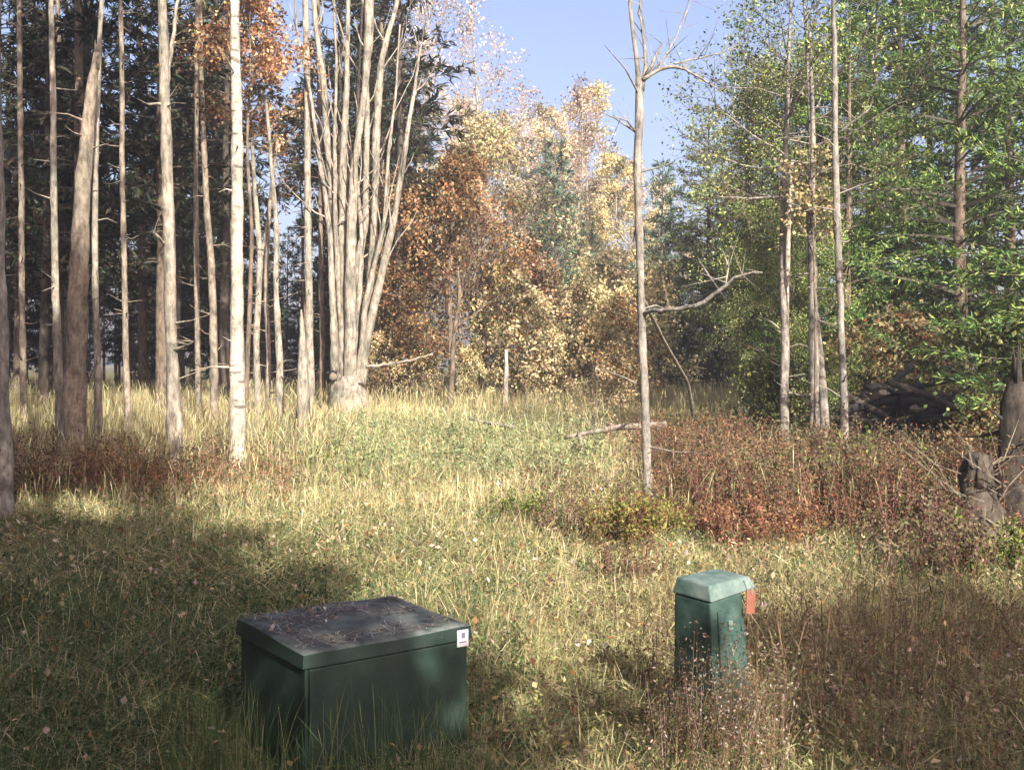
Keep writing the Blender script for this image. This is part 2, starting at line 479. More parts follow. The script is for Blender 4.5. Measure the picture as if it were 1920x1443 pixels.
# ------------------------------------------------------------------ tall trunks at the edge of the left wood
CANOPY = [conifer(11, 9, .1, .3, 2.9, P_GRN, whorl=.6, per=5, spray=.34, dens=13, taper=.7, droop=-.02)[1].mesh('canopy_a', [M_TWIG, M_NEEDLE]),
          conifer(12, 8, .1, .3, 2.5, P_BLU, whorl=.55, per=5, spray=.34, dens=13, taper=.6, droop=-.02)[1].mesh('canopy_b', [M_TWIG, M_NEEDLE])]
bs = dict(levels=3, kids=[6, 4], leaf_n=[0, 3], wob=.22, rise=.12, ang=(22, 48), ratio=(.45, .7), spread=.15, minr=.0)
_b = broadleaf(21, 7, .042, .3, 16, 2.6, bs, OAK, .1, .07)
for v_, c_, f_ in [(0, 0, 0)]: pass
def merged(pair):
    """limbs and twigs of a bare crown as one crown mesh"""
    tr, cr = pair; mb = MB(); mb.v = tr.v + cr.v; mb.c = tr.c + cr.c
    mb.f = list(tr.f) + [(f + tr.n, m) for f, m in cr.f]; mb.n = tr.n + cr.n
    return mb
BARE = merged(_b).mesh('bare_crown', [M_TWIG, M_DRY])

def trunk_tree(name, label, d, pix, bark, top=None, crown=None, cat='tree', stubs=0, seed=1, csc=1.0, group=None, branches=(), snag=False, rough=.05, dz=0.0):
    """pix: (px, py, width in px) from the ground up; the first point is set on the ground"""
    g = np.random.default_rng(seed)
    base = gpt(pix[0][0], d)
    t = thing(name, label, cat, base, 0, group)
    pts = [np.zeros(3)]; rad = [pix[0][2] / FPX * d / 2 * 1.12]
    for px, py, w in pix[1:]:
        p = at(px, py, d) - base; p[1] += dz * g.normal()
        pts.append(p); rad.append(w / FPX * d / 2)
    if top:
        dr = unit(pts[-1] - pts[-2]); h = pts[-1][2]
        q = pts[-1] + dr * (top - h) / max(dr[2], .3)
        pts.append(q); rad.append(rad[-1] * .45)
    P, Rr = resample(pts, rad, .25)
    P[1:, :2] += np.cumsum(g.normal(size=(len(P) - 1, 2)) * .004, axis=0)
    Rr = Rr * (1 + .05 * np.sin(np.arange(len(Rr)) * 1.7 + seed))
    Rr[0] *= 1.35
    mb = MB()
    Rr = Rr * (1 + .07 * g.normal(size=len(Rr)) * (g.random(len(Rr)) < .25))
    tube(mb, P, Rr, n=14, rough=rough * 1.3)
    if snag:
        q = P[-1]; rr = Rr[-1]
        for k in range(9):
            a = k * .7 + g.uniform(0, .6); o_ = np.array([math.cos(a), math.sin(a), 0]) * rr * .7
            tube(mb, [q + o_ - [0, 0, .3], q + o_ * 1.05 + [0, 0, g.uniform(0, .12)], q + o_ * g.uniform(.8, 1.2) + [0, 0, g.uniform(.08, .45)]], [rr * .34, rr * .26, .005], n=4, rough=.1)
    for i in range(int(stubs * 1.8)):
        k = g.integers(min(3, len(P) - 2), max(4, len(P) - 2)); a = g.uniform(0, 6.28); l = g.uniform(.12, 1.0)
        dr = np.array([math.cos(a), math.sin(a) * .7, g.uniform(-.2, .5)]); e = P[k] + dr * l
        tube(mb, [P[k], P[k] + dr * l * .5 + g.normal(size=3) * .04, e], [Rr[k] * .22 + .006, .010, .004], n=4, cap=False)
    mb.build('trunk', bark, t, True)
    for br in branches:
        bm = MB(); q = [at(px, py, d + dd) - base for px, py, w, dd in br]
        r_ = [w / FPX * d / 2 for px, py, w, dd in br]
        pp, r2 = resample(q, r_, .12)
        pp[1:-1] += g.normal(size=(len(pp) - 2, 3)) * .008
        tube(bm, pp, r2, n=6, rough=.08)
        for i in range(min(20, len(pp))):
            k = g.integers(len(pp) // 4, len(pp)); dr = g.normal(size=3); dr[2] += .5; l = g.uniform(.1, .6)
            tube(bm, [pp[k], pp[k] + unit(dr) * l], [min(.008, r2[k] * .6), .002], n=3, cap=False)
        bm.build('branch', bark, t, True)
    if crown is not None:
        z0 = pts[-1] * .86 if not snag else pts[-1]
        k = int(len(P) * .74)
        c = child('crown', crown, t, P[k], (0, 0, g.uniform(0, 6.28)), (csc, csc, csc))
    return t

TT = trunk_tree
TT('pine_tree', 'thick dark shaded trunk cut by the edge of the picture, beside pale thin stems', 13.0, [(-6, 950, 60), (-10, 700, 48), (-16, 300, 42), (-20, 0, 38)], B_GREY, 15, CANOPY[0], seed=1, csc=.9, cat='pine')
TT('pine_tree', 'slender grey trunk just left of the leaning brown snag', 21.5, [(116, 850, 17), (106, 600, 14), (100, 300, 12), (96, 0, 10)], B_PALE, 15, CANOPY[1], seed=2, stubs=12, cat='pine')
TT('dead_tree', 'stout leaning brown snag with peeling bark and a broken tip', 19.5, [(132, 850, 44), (140, 700, 38), (146, 500, 33), (158, 300, 27), (170, 170, 20), (182, 100, 11)], B_TAN, None, None, seed=3, snag=True, cat='snag', rough=.08, stubs=4)
TT('aspen_tree', 'slim pale trunk touching the right side of the leaning brown snag', 20.5, [(188, 830, 16), (182, 700, 13), (178, 450, 11), (181, 250, 11), (186, 90, 9), (190, 0, 8)], B_PALE, 14, BARE, seed=4, stubs=5, cat='aspen')
TT('pine_tree', 'thin brown trunk standing between the slim pale trunk and the forked one', 24.0, [(240, 830, 13), (236, 650, 11), (233, 400, 10), (230, 0, 8)], B_TAN, 15, CANOPY[1], seed=5, stubs=16, cat='pine')
TT('maple_tree', 'grey trunk with a narrow fork near the top, left neighbour of the white trunk', 18.5, [(330, 860, 30), (322, 700, 24), (315, 450, 21), (308, 200, 20), (303, 0, 17)], B_PALE, 14, BARE, seed=6, stubs=6, cat='maple',
   branches=[[(311, 170, 10, 0), (320, 100, 8, .1), (334, 0, 6, .2), (345, -120, 4, .3)], [(312, 460, 8, 0), (300, 448, 6, -.2), (288, 436, 4, -.3)], [(309, 195, 8, 0), (295, 188, 6, -.1), (278, 196, 4, -.1)], [(322, 655, 7, 0), (345, 650, 5, -.1), (362, 640, 3, -.2)]])
TT('birch_tree', 'bright white straight trunk, the whitest of the left wood', 18.3, [(446, 880, 33), (445, 740, 28), (447, 500, 23), (448, 250, 20), (443, 100, 18), (443, 0, 17)], B_WHITE, 15, BARE, seed=7, stubs=5, cat='birch')
TT('aspen_tree', 'thin pale stem right of the forked grey trunk, shaded foot', 29.0, [(372, 790, 11), (370, 500, 10), (369, 300, 9), (368, 120, 8), (368, -40, 6)], B_TAN, 13, None, seed=8, stubs=5, cat='aspen')
TT('aspen_tree', 'pale stem with a knobbly bulge, left neighbour of the white trunk', 27.0, [(402, 800, 15), (401, 640, 15), (398, 500, 13), (390, 400, 12), (384, 260, 10), (380, 100, 8), (378, -20, 7)], B_TAN, 13, BARE, seed=9, stubs=8, cat='aspen')
TT('cherry_tree', 'crooked thin brown stem nearest the white trunk on its right', 27.0, [(484, 800, 13), (481, 650, 12), (489, 480, 11), (478, 350, 8), (472, 200, 5)], B_PALE, None, None, seed=10, stubs=10, cat='sapling', branches=[[(487, 500, 8, 0), (500, 430, 6, 0), (512, 350, 4, .2)]])
TT('cherry_tree', 'thin brown stem in the cluster, middle one between white trunk and pointed stump', 27.0, [(500, 800, 10), (503, 660, 9), (498, 520, 8), (506, 380, 6), (520, 260, 4)], B_TAN, None, None, seed=11, stubs=10, cat='sapling')
TT('cherry_tree', 'yellowish crooked stem just left of the pointed stump', 26.0, [(526, 800, 15), (524, 680, 13), (518, 560, 11), (520, 420, 9), (508, 300, 7), (498, 180, 5)], B_PALE, None, None, seed=12, stubs=9, cat='sapling')
TT('dead_tree', 'short pale stump tapering to a sharp point beside the many-stemmed tree', 24.0, [(567, 800, 25), (567, 720, 21), (566, 660, 15), (563, 610, 9), (562, 580, 3)], B_PALE, None, None, seed=13, cat='stump', rough=.1)
TT('pine_tree', 'pale slender trunk rising behind the pointed stump', 30.0, [(584, 790, 14), (580, 650, 14), (576, 400, 13), (576, 200, 12), (572, 0, 11)], B_PALE, 17, BARE, seed=14, stubs=10, cat='pine')
TT('pine_tree', 'thin brown trunk directly left of the many-stemmed tree', 31.0, [(604, 780, 10), (602, 550, 9), (600, 300, 8), (596, 0, 7)], B_BROWN, 16, BARE, seed=15, stubs=12, cat='pine')
TT('pine_tree', 'thin shaded stem between the dark edge trunk and the slender grey trunk', 27.0, [(45, 820, 12), (42, 600, 11), (38, 300, 10), (34, 0, 9)], B_TAN, 15, CANOPY[0], seed=16, stubs=14, cat='pine')

# the many-stemmed pale tree
dM = 30.0
bM = gpt(655, dM)
tm = thing('multi_stemmed_maple', 'large pale tree with many stems fanning up from one foot', 'maple tree', bM)
stems = [
    [(642, 790, 18), (640, 600, 13), (633, 420, 10), (628, 260, 8), (634, 120, 6), (628, -60, 4)],
    [(660, 790, 18), (668, 600, 13), (674, 430, 10), (660, 300, 8), (664, 140, 6), (672, -60, 4)],
    [(666, 790, 18), (690, 560, 12), (722, 430, 9), (728, 300, 7), (744, 180, 5), (752, 60, 3)],
    [(636, 790, 30), (632, 640, 24), (624, 450, 20), (612, 300, 17), (598, 150, 14), (582, 30, 11), (570, -160, 7)],
    [(646, 790, 34), (646, 650, 25), (640, 450, 20), (640, 300, 16), (650, 160, 12), (652, 40, 10), (656, -160, 6)],
    [(656, 790, 34), (660, 640, 27), (662, 480, 23), (668, 330, 17), (690, 180, 13), (700, 60, 22), (694, -160, 12)],
    [(664, 790, 32), (676, 640, 25), (694, 520, 20), (700, 400, 18), (706, 230, 17), (714, 100, 15), (742, 0, 10), (760, -150, 6)],
    [(668, 780, 28), (688, 640, 20), (716, 510, 17), (740, 400, 14), (756, 300, 12), (772, 200, 8), (790, 90, 4)],
    [(630, 780, 20), (625, 600, 15), (618, 430, 12), (606, 330, 9), (585, 180, 7), (560, 60, 5), (550, -100, 4)],
    [(650, 780, 28), (652, 560, 19), (680, 420, 15), (680, 250, 13), (676, 110, 10), (690, -60, 6)],
]
gM = np.random.default_rng(5)
for si, st in enumerate(stems):
    mb = MB(); pts, rad = [], []
    for k, (px, py, w) in enumerate(st):
        w = w * .86; p = at(px, py, dM) - bM
        if k == 0: p = np.array([p[0], 0, 0.])
        p[1] = (0.12 * math.sin(si * 2.3) * (1 + k * .9))
        pts.append(p); rad.append(w / FPX * dM / 2)
    P, Rr = resample(pts, rad, .22)
    P[1:, :2] += np.cumsum(gM.normal(size=(len(P) - 1, 2)) * .006, axis=0)
    tube(mb, P, Rr * (1 + .06 * gM.normal(size=len(Rr))), n=10, rough=.05)
    sp = dict(levels=2, kids=[4], leaf_n=[0, 0], trunk=mb, trunk_levels=9, wob=.16, rise=.2, ang=(20, 45), ratio=(.4, .7), minr=0)
    for k in range(9):
        j = gM.integers(max(1, int(len(P) * .35)), max(3, len(P) - 1))
        dr = unit(P[j] - P[j - 1]) + gM.normal(size=3) * .55; dr[2] = abs(dr[2]) + .3
        grow(mb, P[j], dr, gM.uniform(.8, 2.6), min(.03, Rr[j] * .45), 1, sp, [], gM)
    mb.build('stem', B_PALE, tm, True)
mb = MB()
tube(mb, *resample([at(655, 770, dM) - bM - [0, 0, .25], at(655, 740, dM) - bM, at(655, 705, dM) - bM], [.62, .5, .36], .1), n=14, rough=.07)
mb.build('root_flare', B_PALE, tm, True)
for px, py, w in [(624, 706, .12), (629, 692, .08)]:
    mb = MB(); c0 = at(px, py, dM - .3) - bM
    tube(mb, [c0 + [0, 0, -w], c0 + [0, 0, -w * .4], c0 + [0, 0, w * .5], c0 + [0, 0, w]], [w * .5, w, w * .9, w * .3], n=8, rough=.1)
    mb.build('burl', B_TAN, tm, True)

# ------------------------------------------------------------------ the dark pine wood behind them
DP = [meshes(conifer(31, 17, .17, 6.0, 2.3, P_GRN, whorl=.55, per=5, spray=.34, dens=12, taper=.8), B_DARK, M_NEEDLE, 'deep_pine_a'),
      meshes(conifer(32, 19, .19, 4.0, 2.4, P_GRN, whorl=.6, per=5, spray=.36, dens=12, taper=.8), B_BROWN, M_NEEDLE, 'deep_pine_b'),
      meshes(conifer(33, 15, .15, 1.2, 2.7, P_GRN, whorl=.5, per=6, spray=.36, dens=12, taper=.8), B_DARK, M_NEEDLE, 'deep_pine_c')]
gD = np.random.default_rng(77)
spots = []
ORD = ['leftmost', 'second from left', 'third from left', 'fourth from left', 'fifth from left', 'sixth from left', 'seventh from left', 'eighth from left', 'ninth from left', 'tenth from left', 'eleventh from left', 'twelfth from left', 'thirteenth from left', 'fourteenth from left']
def deep(x0, x1, d0, d1, n, kinds, what, where, smin=.9, smax=1.15, mind=1.6):
    tries = 0; got = []
    while len(got) < n and tries < 4000:
        tries += 1
        d = gD.uniform(d0, d1); px = gD.uniform(x0, x1); x = (px - HORX) / FPX * d
        if any((x - a) ** 2 + (d - b) ** 2 < mind ** 2 for a, b in spots): continue
        if abs(px - 655) < 70 and d < 36: continue
        gap = (abs(px - 530) < 90 or abs(px - 212) < 50)
        if gap and d < 42: continue
        spots.append((x, d)); got.append((px, d, .42 if gap else 1))
    for k, (px, d, f) in enumerate(sorted(got)):
        plant_tree('pine_tree', DP[gD.choice(kinds)], '%s, %s, %s' % (what, ORD[min(k, 13)], where), 'pine', px, d, gD.uniform(0, 6.28), gD.uniform(smin, smax) * f, 'pines of the dark wood')
gaps = [(-200, 40, 'left of the slender grey trunk'), (40, 150, 'beside the leaning brown snag'), (150, 240, 'between the snag and the thin brown trunk'), (240, 320, 'just left of the forked grey trunk'),
        (320, 446, 'between the forked grey and white trunks'), (446, 560, 'between the white trunk and pointed stump'), (560, 760, 'behind the many-stemmed tree')]
for a_, b_, wh in gaps:
    k_ = (b_ - a_) / 120
    deep(a_, b_, 30, 42, max(2, round(3 * k_)), [0, 0, 1], 'dark front-row pine', wh)
    deep(a_, b_, 42, 60, max(2, round(4.2 * k_)), [0, 1, 1, 2], 'dark deep-wood pine', wh)
    deep(a_, b_, 60, 78, max(2, round(4 * k_)), [2, 2, 1], 'shadowy low-boughed back pine', wh, 1.0, 1.3)

for k, (px, d) in enumerate(sorted((gD.uniform(-250, 1500), gD.uniform(84, 100)) for _ in range(34))):
    plant_tree('pine_tree', DP[2], 'far dark pine of the tree line closing off the wood', 'pine', px, d, gD.uniform(0, 6.28), gD.uniform(.55, .85), 'far tree line behind the wood', sink=.9)

# ------------------------------------------------------------------ middle: brown oak, autumn saplings, far trees
oak = broadleaf(41, 7.2, .11, .8, 22, 2.7, dict(TWIGGY, leaf_n=[9, 16]), OAK, .13, .085)
MO = meshes(oak, B_BROWN, M_DRY, 'oak')
OLT = [(.30, .27, .14), (.36, .30, .17), (.42, .33, .2), (.24, .24, .12), (.33, .22, .12), (.2, .2, .1)]
MO2 = meshes(broadleaf(42, 7.2, .11, .8, 22, 2.7, dict(TWIGGY, leaf_n=[6, 11]), OLT, .12, .075), B_BROWN, M_DRY, 'oak_olive')
plant_tree('oak_tree', MO, 'bushy oak full of brown leaves right of the many-stemmed tree', 'oak', 850, 34, .4, 1.0)
plant_tree('oak_tree', MO2, 'taller olive-tan oak crown showing above and behind the bushy one', 'oak', 905, 41, 2.2, 1.35)
plant_tree('oak_tree', MO, 'small brown oak pressed between the many-stemmed tree and the bushy oak', 'oak', 765, 36, 4.1, .72)
asp = broadleaf(43, 15, .12, 3.5, 26, 2.4, dict(TWIGGY, leaf_n=[2, 6], rise=.16), TAN, .15, .11)
MA = meshes(asp, B_PALE, M_DRY, 'aspen')
asp2 = broadleaf(44, 13, .11, 3, 24, 2.3, dict(TWIGGY, leaf_n=[3, 9], rise=.14), GOLD, .15, .11)
MA2 = meshes(asp2, B_PALE, M_DRY, 'aspen_gold')
far = [(1035, 62, 1.05, 'a'), (1105, 66, 1.35, 'g'), (1075, 74, 1.1, 'a'), (1150, 56, .9, 'g'), (960, 68, 1.1, 'a'), (1010, 80, 1.3, 'a'), (1180, 70, .95, 'a'), (900, 72, 1.15, 'a'), (1125, 50, .62, 'g'), (1240, 64, .8, 'a'), (860, 60, 1.05, 'a')]
far_l = ['tall tan half-bare tree standing before the grey-green pine in the gap', 'tallest golden tree in the far gap, its crown against the sky', 'tan half-bare tree behind the golden ones in the far gap',
         'golden tree low in the far gap just left of the thin grey tree', 'half-bare pinkish tree above the right flank of the brown oak', 'faint far tree at the back of the gap',
         'tan half-bare tree seen behind the thin grey tree', 'half-bare tree rising from behind the brown oak', 'short golden tree at the foot of the far gap',
         'low tan tree right of the thin grey tree in the far gap', 'half-bare tree between the many-stemmed tree and the oak top']
for i, ((px, d, sc, k), lb) in enumerate(zip(far, far_l)):
    plant_tree('aspen_tree', MA if k == 'a' else MA2, lb, 'aspen', px, d, i * 1.7, sc, 'autumn trees in the far gap')
MP = meshes(conifer(45, 13, .17, 1.0, 3.0, P_BLU, whorl=.5, per=6, spray=.36, dens=13, taper=.85), B_BROWN, M_NEEDLE, 'far_pine')
fp = [(1105, 47, .6, 'low blue-green pine left of the thin grey tree'), (1240, 50, .85, 'blue-green pine showing just right of the thin grey tree'), (1035, 44, .72, 'smaller blue-green pine in front of the far gap, right of the oak'), (1045, 54, 1.0, 'grey-green pine in the middle of the far gap'), (980, 60, 1.1, 'grey-green pine behind the right flank of the oak'),
      (1110, 84, 1.2, 'farthest grey-green pine behind the golden trees'), (745, 50, .85, 'green pine behind the right stems of the many-stemmed tree'), (690, 46, 1.3, 'green pine showing between the stems of the many-stemmed tree'),
      (1220, 80, 1.0, 'far pine behind the thin grey tree')]
for i, (px, d, sc, lb) in enumerate(fp): plant_tree('pine_tree', MP, lb, 'pine', px, d, i * 2.1, sc, 'pines around the far gap')
mt = meshes(broadleaf(47, 14, .1, 3, 26, 2.3, dict(TWIGGY, kids=[8, 6], leaf_n=[1, 2], rise=.18, twig=(.3, .24, .2)), [(.5, .36, .27), (.55, .43, .33), (.42, .3, .22)], .11, .08), B_PALE, M_DRY, 'twiggy')
for i, (px, d, sc, lb) in enumerate([(800, 44, 1.2, 'pinkish twiggy tree against the sky just right of the many-stemmed tree'), (880, 50, 1.3, 'taller pinkish twiggy tree behind the oak, against the sky'),
                                     (985, 56, 1.1, 'bare pinkish tree above the right side of the oak'), (1085, 58, 1.15, 'bare twiggy tree beside the tallest golden tree')]):
    plant_tree('birch_tree', mt, lb, 'tree', px, d, i * 2.3, sc, 'bare twiggy trees against the sky')
mo = meshes(broadleaf(48, 11, .07, 7.2, 14, 1.4, dict(TWIGGY, leaf_n=[4, 8]), GOLD[:2] + RUST + OAK[:3], .12, .085), B_BROWN, M_DRY, 'orange_top')
plant_tree('maple_tree', mo, 'tree with an orange-brown leafy top behind the bright white trunk', 'maple', 462, 26, .4, 1.0)
plant_tree('maple_tree', mo, 'orange-brown leafy top between the white trunk and the many-stemmed tree', 'maple', 575, 38, 2.4, .95)
# low autumn saplings along the far edge of the clearing
sap = [meshes(broadleaf(50 + i, 3.2, .03, .4, 15, 1.2, dict(TWIGGY, kids=[5, 4], leaf_n=[4, 8], spread=.09), pal, .11, .075), B_BROWN, M_DRY, 'sapling%d' % i)
       for i, pal in enumerate([OAK[3:5] + OLT, GOLD, RUST + TAN[:2], TAN[:2] + OLT[:4]])]
sl_ = [(985, 33, 3, 1.1, 'tan-orange sapling at the right foot of the bushy oak'), (1000, 37, 2, 1.5, 'orange-red sapling right of the bushy oak'), (940, 35, 0, 1.3, 'brown sapling under the right side of the bushy oak'),
       (1060, 38, 0, 1.2, 'brown sapling in the middle of the far clearing edge'), (1110, 37, 3, 1.2, 'tan sapling left of the thin grey tree'), (1165, 30, 2, .95, 'reddish-orange sapling just left of the thin grey tree'),
       (1140, 42, 3, 1.5, 'tall tan sapling behind the reddish-orange one'), (1200, 40, 3, 1.3, 'tan leafy sapling directly behind the thin grey tree'), (1235, 37, 3, 1.3, 'tan sapling just right of the thin grey tree'),
       (790, 33, 0, .8, 'low brown sapling in front of the bushy oak, left side'), (725, 33, 0, .7, 'low brown sapling touching the foot of the many-stemmed tree'), (1090, 46, 1, 1.6, 'golden sapling in the back of the far clearing edge'),
       (890, 33, 3, .6, 'pale twiggy sapling low before the oak'), (1040, 34, 3, .75, 'low pale shrub-like sapling in the far grass'), (1160, 30, 3, .5, 'small pale sapling in the far grass left of the grey tree')]
for i, (px, d, k, sc, lb) in enumerate(sl_): plant_tree('sapling', sap[k], lb, 'sapling', px, d, i * 1.3, sc, 'autumn saplings along the clearing edge')
TT('birch_tree', 'short bright white stem at the clearing edge under the oak', 32.0, [(949, 790, 10), (948, 720, 9), (950, 690, 8), (949, 655, 5)], B_WHITE, None, None, seed=31, cat='birch')
TT('cherry_tree', 'dark reddish crooked stem inside the bushy oak', 32.0, [(842, 790, 12), (848, 700, 10), (850, 640, 8), (862, 560, 7), (858, 500, 4)], B_BROWN, None, None, seed=32, cat='sapling', stubs=8)

# ------------------------------------------------------------------ the thin grey tree right of the middle
TT('ash_tree', 'thin grey nearly bare tree standing alone in the clearing, curved branch on its right', 14.0,
   [(1216, 950, 20), (1213, 860, 17), (1207, 720, 15), (1202, 600, 15), (1200, 450, 14), (1195, 320, 15), (1196, 240, 16), (1203, 165, 15), (1190, 100, 8), (1180, 20, 7), (1176, -150, 4)], B_GREY, None, None, seed=40, stubs=6, cat='tree',
   branches=[[(1203, 170, 11, 0), (1212, 120, 8, .1), (1204, 60, 6, .2), (1197, -60, 4, .2)],
             [(1206, 150, 9, 0), (1225, 132, 7, 0), (1264, 119, 6, -.1), (1300, 140, 4.5, -.2), (1345, 166, 3, -.3)],
             [(1212, 140, 8, 0), (1228, 112, 6, 0), (1241, 82, 3, 0)],
             [(1225, 132, 5, 0), (1262, 84, 3, .3), (1296, 0, 2, .5)],
             [(1264, 119, 4, -.1), (1320, 108, 3, .1), (1380, 92, 2, .3)],
             [(1205, 590, 9, 0), (1235, 578, 9, -.3), (1290, 580, 9, -.5), (1325, 566, 8, -.6), (1358, 538, 7, -.7), (1378, 512, 5, -.8), (1430, 511, 3, -.9)],
             [(1360, 538, 4, -.7), (1368, 500, 3, -.7), (1355, 470, 2, -.6)],
             [(1200, 400, 5, 0), (1180, 470, 5, .1), (1165, 440, 3, .1), (1140, 410, 2, .2)],
             [(1196, 250, 5, 0), (1170, 220, 3, -.2), (1150, 218, 2, -.3)]])
m_ = MB()
q = [at(1206, 560, 14.15), at(1245, 640, 16.5), at(1292, 722, 20.0)]; q.append(q[-1] + (q[-1] - q[-2]) * .5); q[-1][2] = float(ground_z(q[-1][0], q[-1][1]))
tube(m_, *resample(q, [.024, .03, .036, .04], .3), n=7, rough=.08)
tag(m_.build('leaning_pole', B_PALE, None, True), 'thin pale dead pole leaning against the thin grey tree', 'dead branch')
sp_ = dict(TWIGGY, kids=[3, 3], leaf_n=[2, 3], spread=.1)
MT = meshes(broadleaf(46, 2.6, .012, .2, 11, 1.0, sp_, TAN, .09, .06), B_GREY, M_DRY, 'sparse')
t = plant_tree('sapling', MT, 'sparse tan-leaved sapling a little left of the thin grey tree', 'sapling', 1120, 22, .3, .7)

# ------------------------------------------------------------------ right side: green trees
def dome(f): return .55 + .6 * math.sin(math.pi * min(1, f * .9 + .12))
TG = dict(TWIGGY, kids=[8, 6], leaf_n=[14, 26], spread=.15)
TB = dict(TWIGGY, kids=[7, 5], leaf_n=[10, 62], spread=.14, ratio=(.42, .62))
big = meshes(broadleaf(61, 11, .17, 1.5, 32, 3.0, TB, G_MID, .085, .045, shape=dome), B_BROWN, M_LEAF, 'green_big')
yel = meshes(broadleaf(62, 8, .12, 1.2, 26, 2.3, dict(TB, leaf_n=[8, 62]), G_YEL, .068, .036, shape=dome), B_BROWN, M_LEAF, 'green_yellow')
hol = meshes(broadleaf(65, 8.5, .12, 3.1, 24, 2.5, dict(TB, leaf_n=[8, 58]), G_YEL, .07, .038, shape=dome), B_BROWN, M_LEAF, 'green_high')
spr2 = meshes(conifer(66, 11, .16, 3.0, 2.8, P_OLV, whorl=.38, per=6, spray=.2, dens=20, taper=.9, droop=-.12), B_DARK, M_NEEDLE, 'olive_spruce_high')
thin = meshes(broadleaf(63, 9, .085, 4.5, 20, 1.7, dict(TWIGGY, leaf_n=[3, 6]), G_MID, .062, .042), B_GREY, M_LEAF, 'green_sparse')
spr = meshes(conifer(64, 11, .16, .6, 2.8, P_OLV, whorl=.38, per=6, spray=.2, dens=20, taper=.9, droop=-.12), B_DARK, M_NEEDLE, 'olive_spruce')
ced = meshes(conifer(67, 12.5, .18, .7, 3.5, [(.06, .115, .035), (.10, .165, .045), (.17, .24, .06), (.27, .32, .085), (.035, .065, .025), (.13, .19, .05)], whorl=.5, per=6, spray=.15, dens=24, taper=.7, tuft=4, droop=-.07, wid=.2), B_BROWN, M_NEEDLE, 'feathery')
rt = [('cedar_tree', ced, 'dense bright green tree filling the far right above the brush', 'evergreen', 1800, 23.5, .2, 1.08),
      ('cedar_tree', ced, 'green tree at the picture edge, right of the dense bright one', 'evergreen', 2120, 14.5, 2.4, .85),
      ('cedar_tree', ced, 'taller green tree standing behind the dense bright one', 'evergreen', 1690, 28, 4.0, 1.15),
      ('cedar_tree', ced, 'feathery green tree right behind the twin thin trunks', 'evergreen', 1590, 24, 1.0, .8),
      ('maple_tree', hol, 'yellow-green tree left of the twin thin trunks, over the dark hollow', 'maple', 1500, 27, 2.9, 1.0),
      ('maple_tree', yel, 'small yellow-green tree low on the right of the dark hollow', 'maple', 1495, 22, 4.9, .6),
      ('spruce_tree', spr2, 'olive spruce nearest the sky gap on the right', 'spruce', 1325, 42, .4, 1.08),
      ('spruce_tree', spr2, 'tall olive spruce behind the yellow-green tree', 'spruce', 1400, 37, 2.0, 1.12),
      ('spruce_tree', spr, 'olive spruce between the yellow-green trees', 'spruce', 1510, 34, 3.6, 1.1),
      ('spruce_tree', spr2, 'low olive spruce whose boughs hang over the dark hollow', 'spruce', 1400, 32, 5.0, .8),
      ('cedar_tree', ced, 'green tree filling behind the dense bright one, right of it', 'evergreen', 1890, 30, 5.1, 1.2),
      ('cedar_tree', ced, 'green feathery tree between the twin trunks and the dense bright one', 'evergreen', 1640, 25.5, .9, .9),
      ('spruce_tree', DP[2], 'dark spruce behind the dense bright green tree', 'spruce', 1860, 33, 1.2, 1.35),
      ('spruce_tree', DP[2], 'dark spruce behind the taller green tree', 'spruce', 1630, 33, 2.8, 1.0),
      ('spruce_tree', DP[2], 'dark spruce filling the gap between the green trees', 'spruce', 1745, 30, 2.8, 1.0),
      ('spruce_tree', spr, 'spruce at the back of the dark hollow', 'spruce', 1420, 46, 2.8, 1.0),
      ('spruce_tree', spr, 'spruce beyond the picture-edge green tree', 'spruce', 2050, 28, 1.8, 1.3)]
for nm, ms, lb, ct, px, d, rz, sc in rt: plant_tree(nm, ms, lb, ct, px, d, rz, sc, 'green trees on the right')
for i, (px, d, sc) in enumerate([(1225, 70, .7), (1290, 74, .75), (1365, 68, .7), (1440, 62, .75), (1320, 60, .55), (1245, 62, .55), (1300, 56, .6), (1350, 52, .62), (1405, 50, .6), (1460, 54, .7), (1270, 50, .4), (1330, 46, .36), (1290, 42, .26), (1350, 40, .26), (1410, 41, .28), (1245, 45, .3), (1385, 46, .36)]):  # small dark pines added to darken the hollow
    plant_tree('pine_tree', DP[2], '%s low dark pine added to darken the hollow' % ['tallest left', 'rear second', 'rear third', 'rear right', 'mid-height', 'leftmost', 'tall second', 'middle', 'fourth', 'rightmost', 'small leftmost', 'small middle', 'short front left', 'short front middle', 'short front right', 'short far left', 'small right'][i], 'pine', px, d, i * 1.1, sc, 'low dark pines added behind the hollow')
plant_tree('cherry_tree', thin, 'sparse-leaved tree top spotted against the sky right of centre', 'cherry tree', 1476, 18, .6, 1.0)
plant_tree('cherry_tree', thin, 'second sparse-leaved tree, behind the grey upper trunk', 'cherry tree', 1540, 19, 2.6, 1.05)
TT('birch_tree', 'thin white-grey trunk left of the twin trunks on the right', 19.0, [(1474, 790, 12), (1473, 690, 11), (1476, 560, 10), (1480, 440, 8), (1490, 300, 5)], B_WHITE, None, None, seed=51, cat='birch', stubs=6)
TT('birch_tree', 'patchy white and brown trunk, left of the twin trunks, bright in its upper part', 18.0, [(1530, 820, 20), (1526, 720, 18), (1522, 560, 16), (1520, 400, 17), (1522, 300, 10), (1520, 200, 8), (1516, 60, 6)], B_GREY, None, None, seed=52, cat='birch', stubs=10)
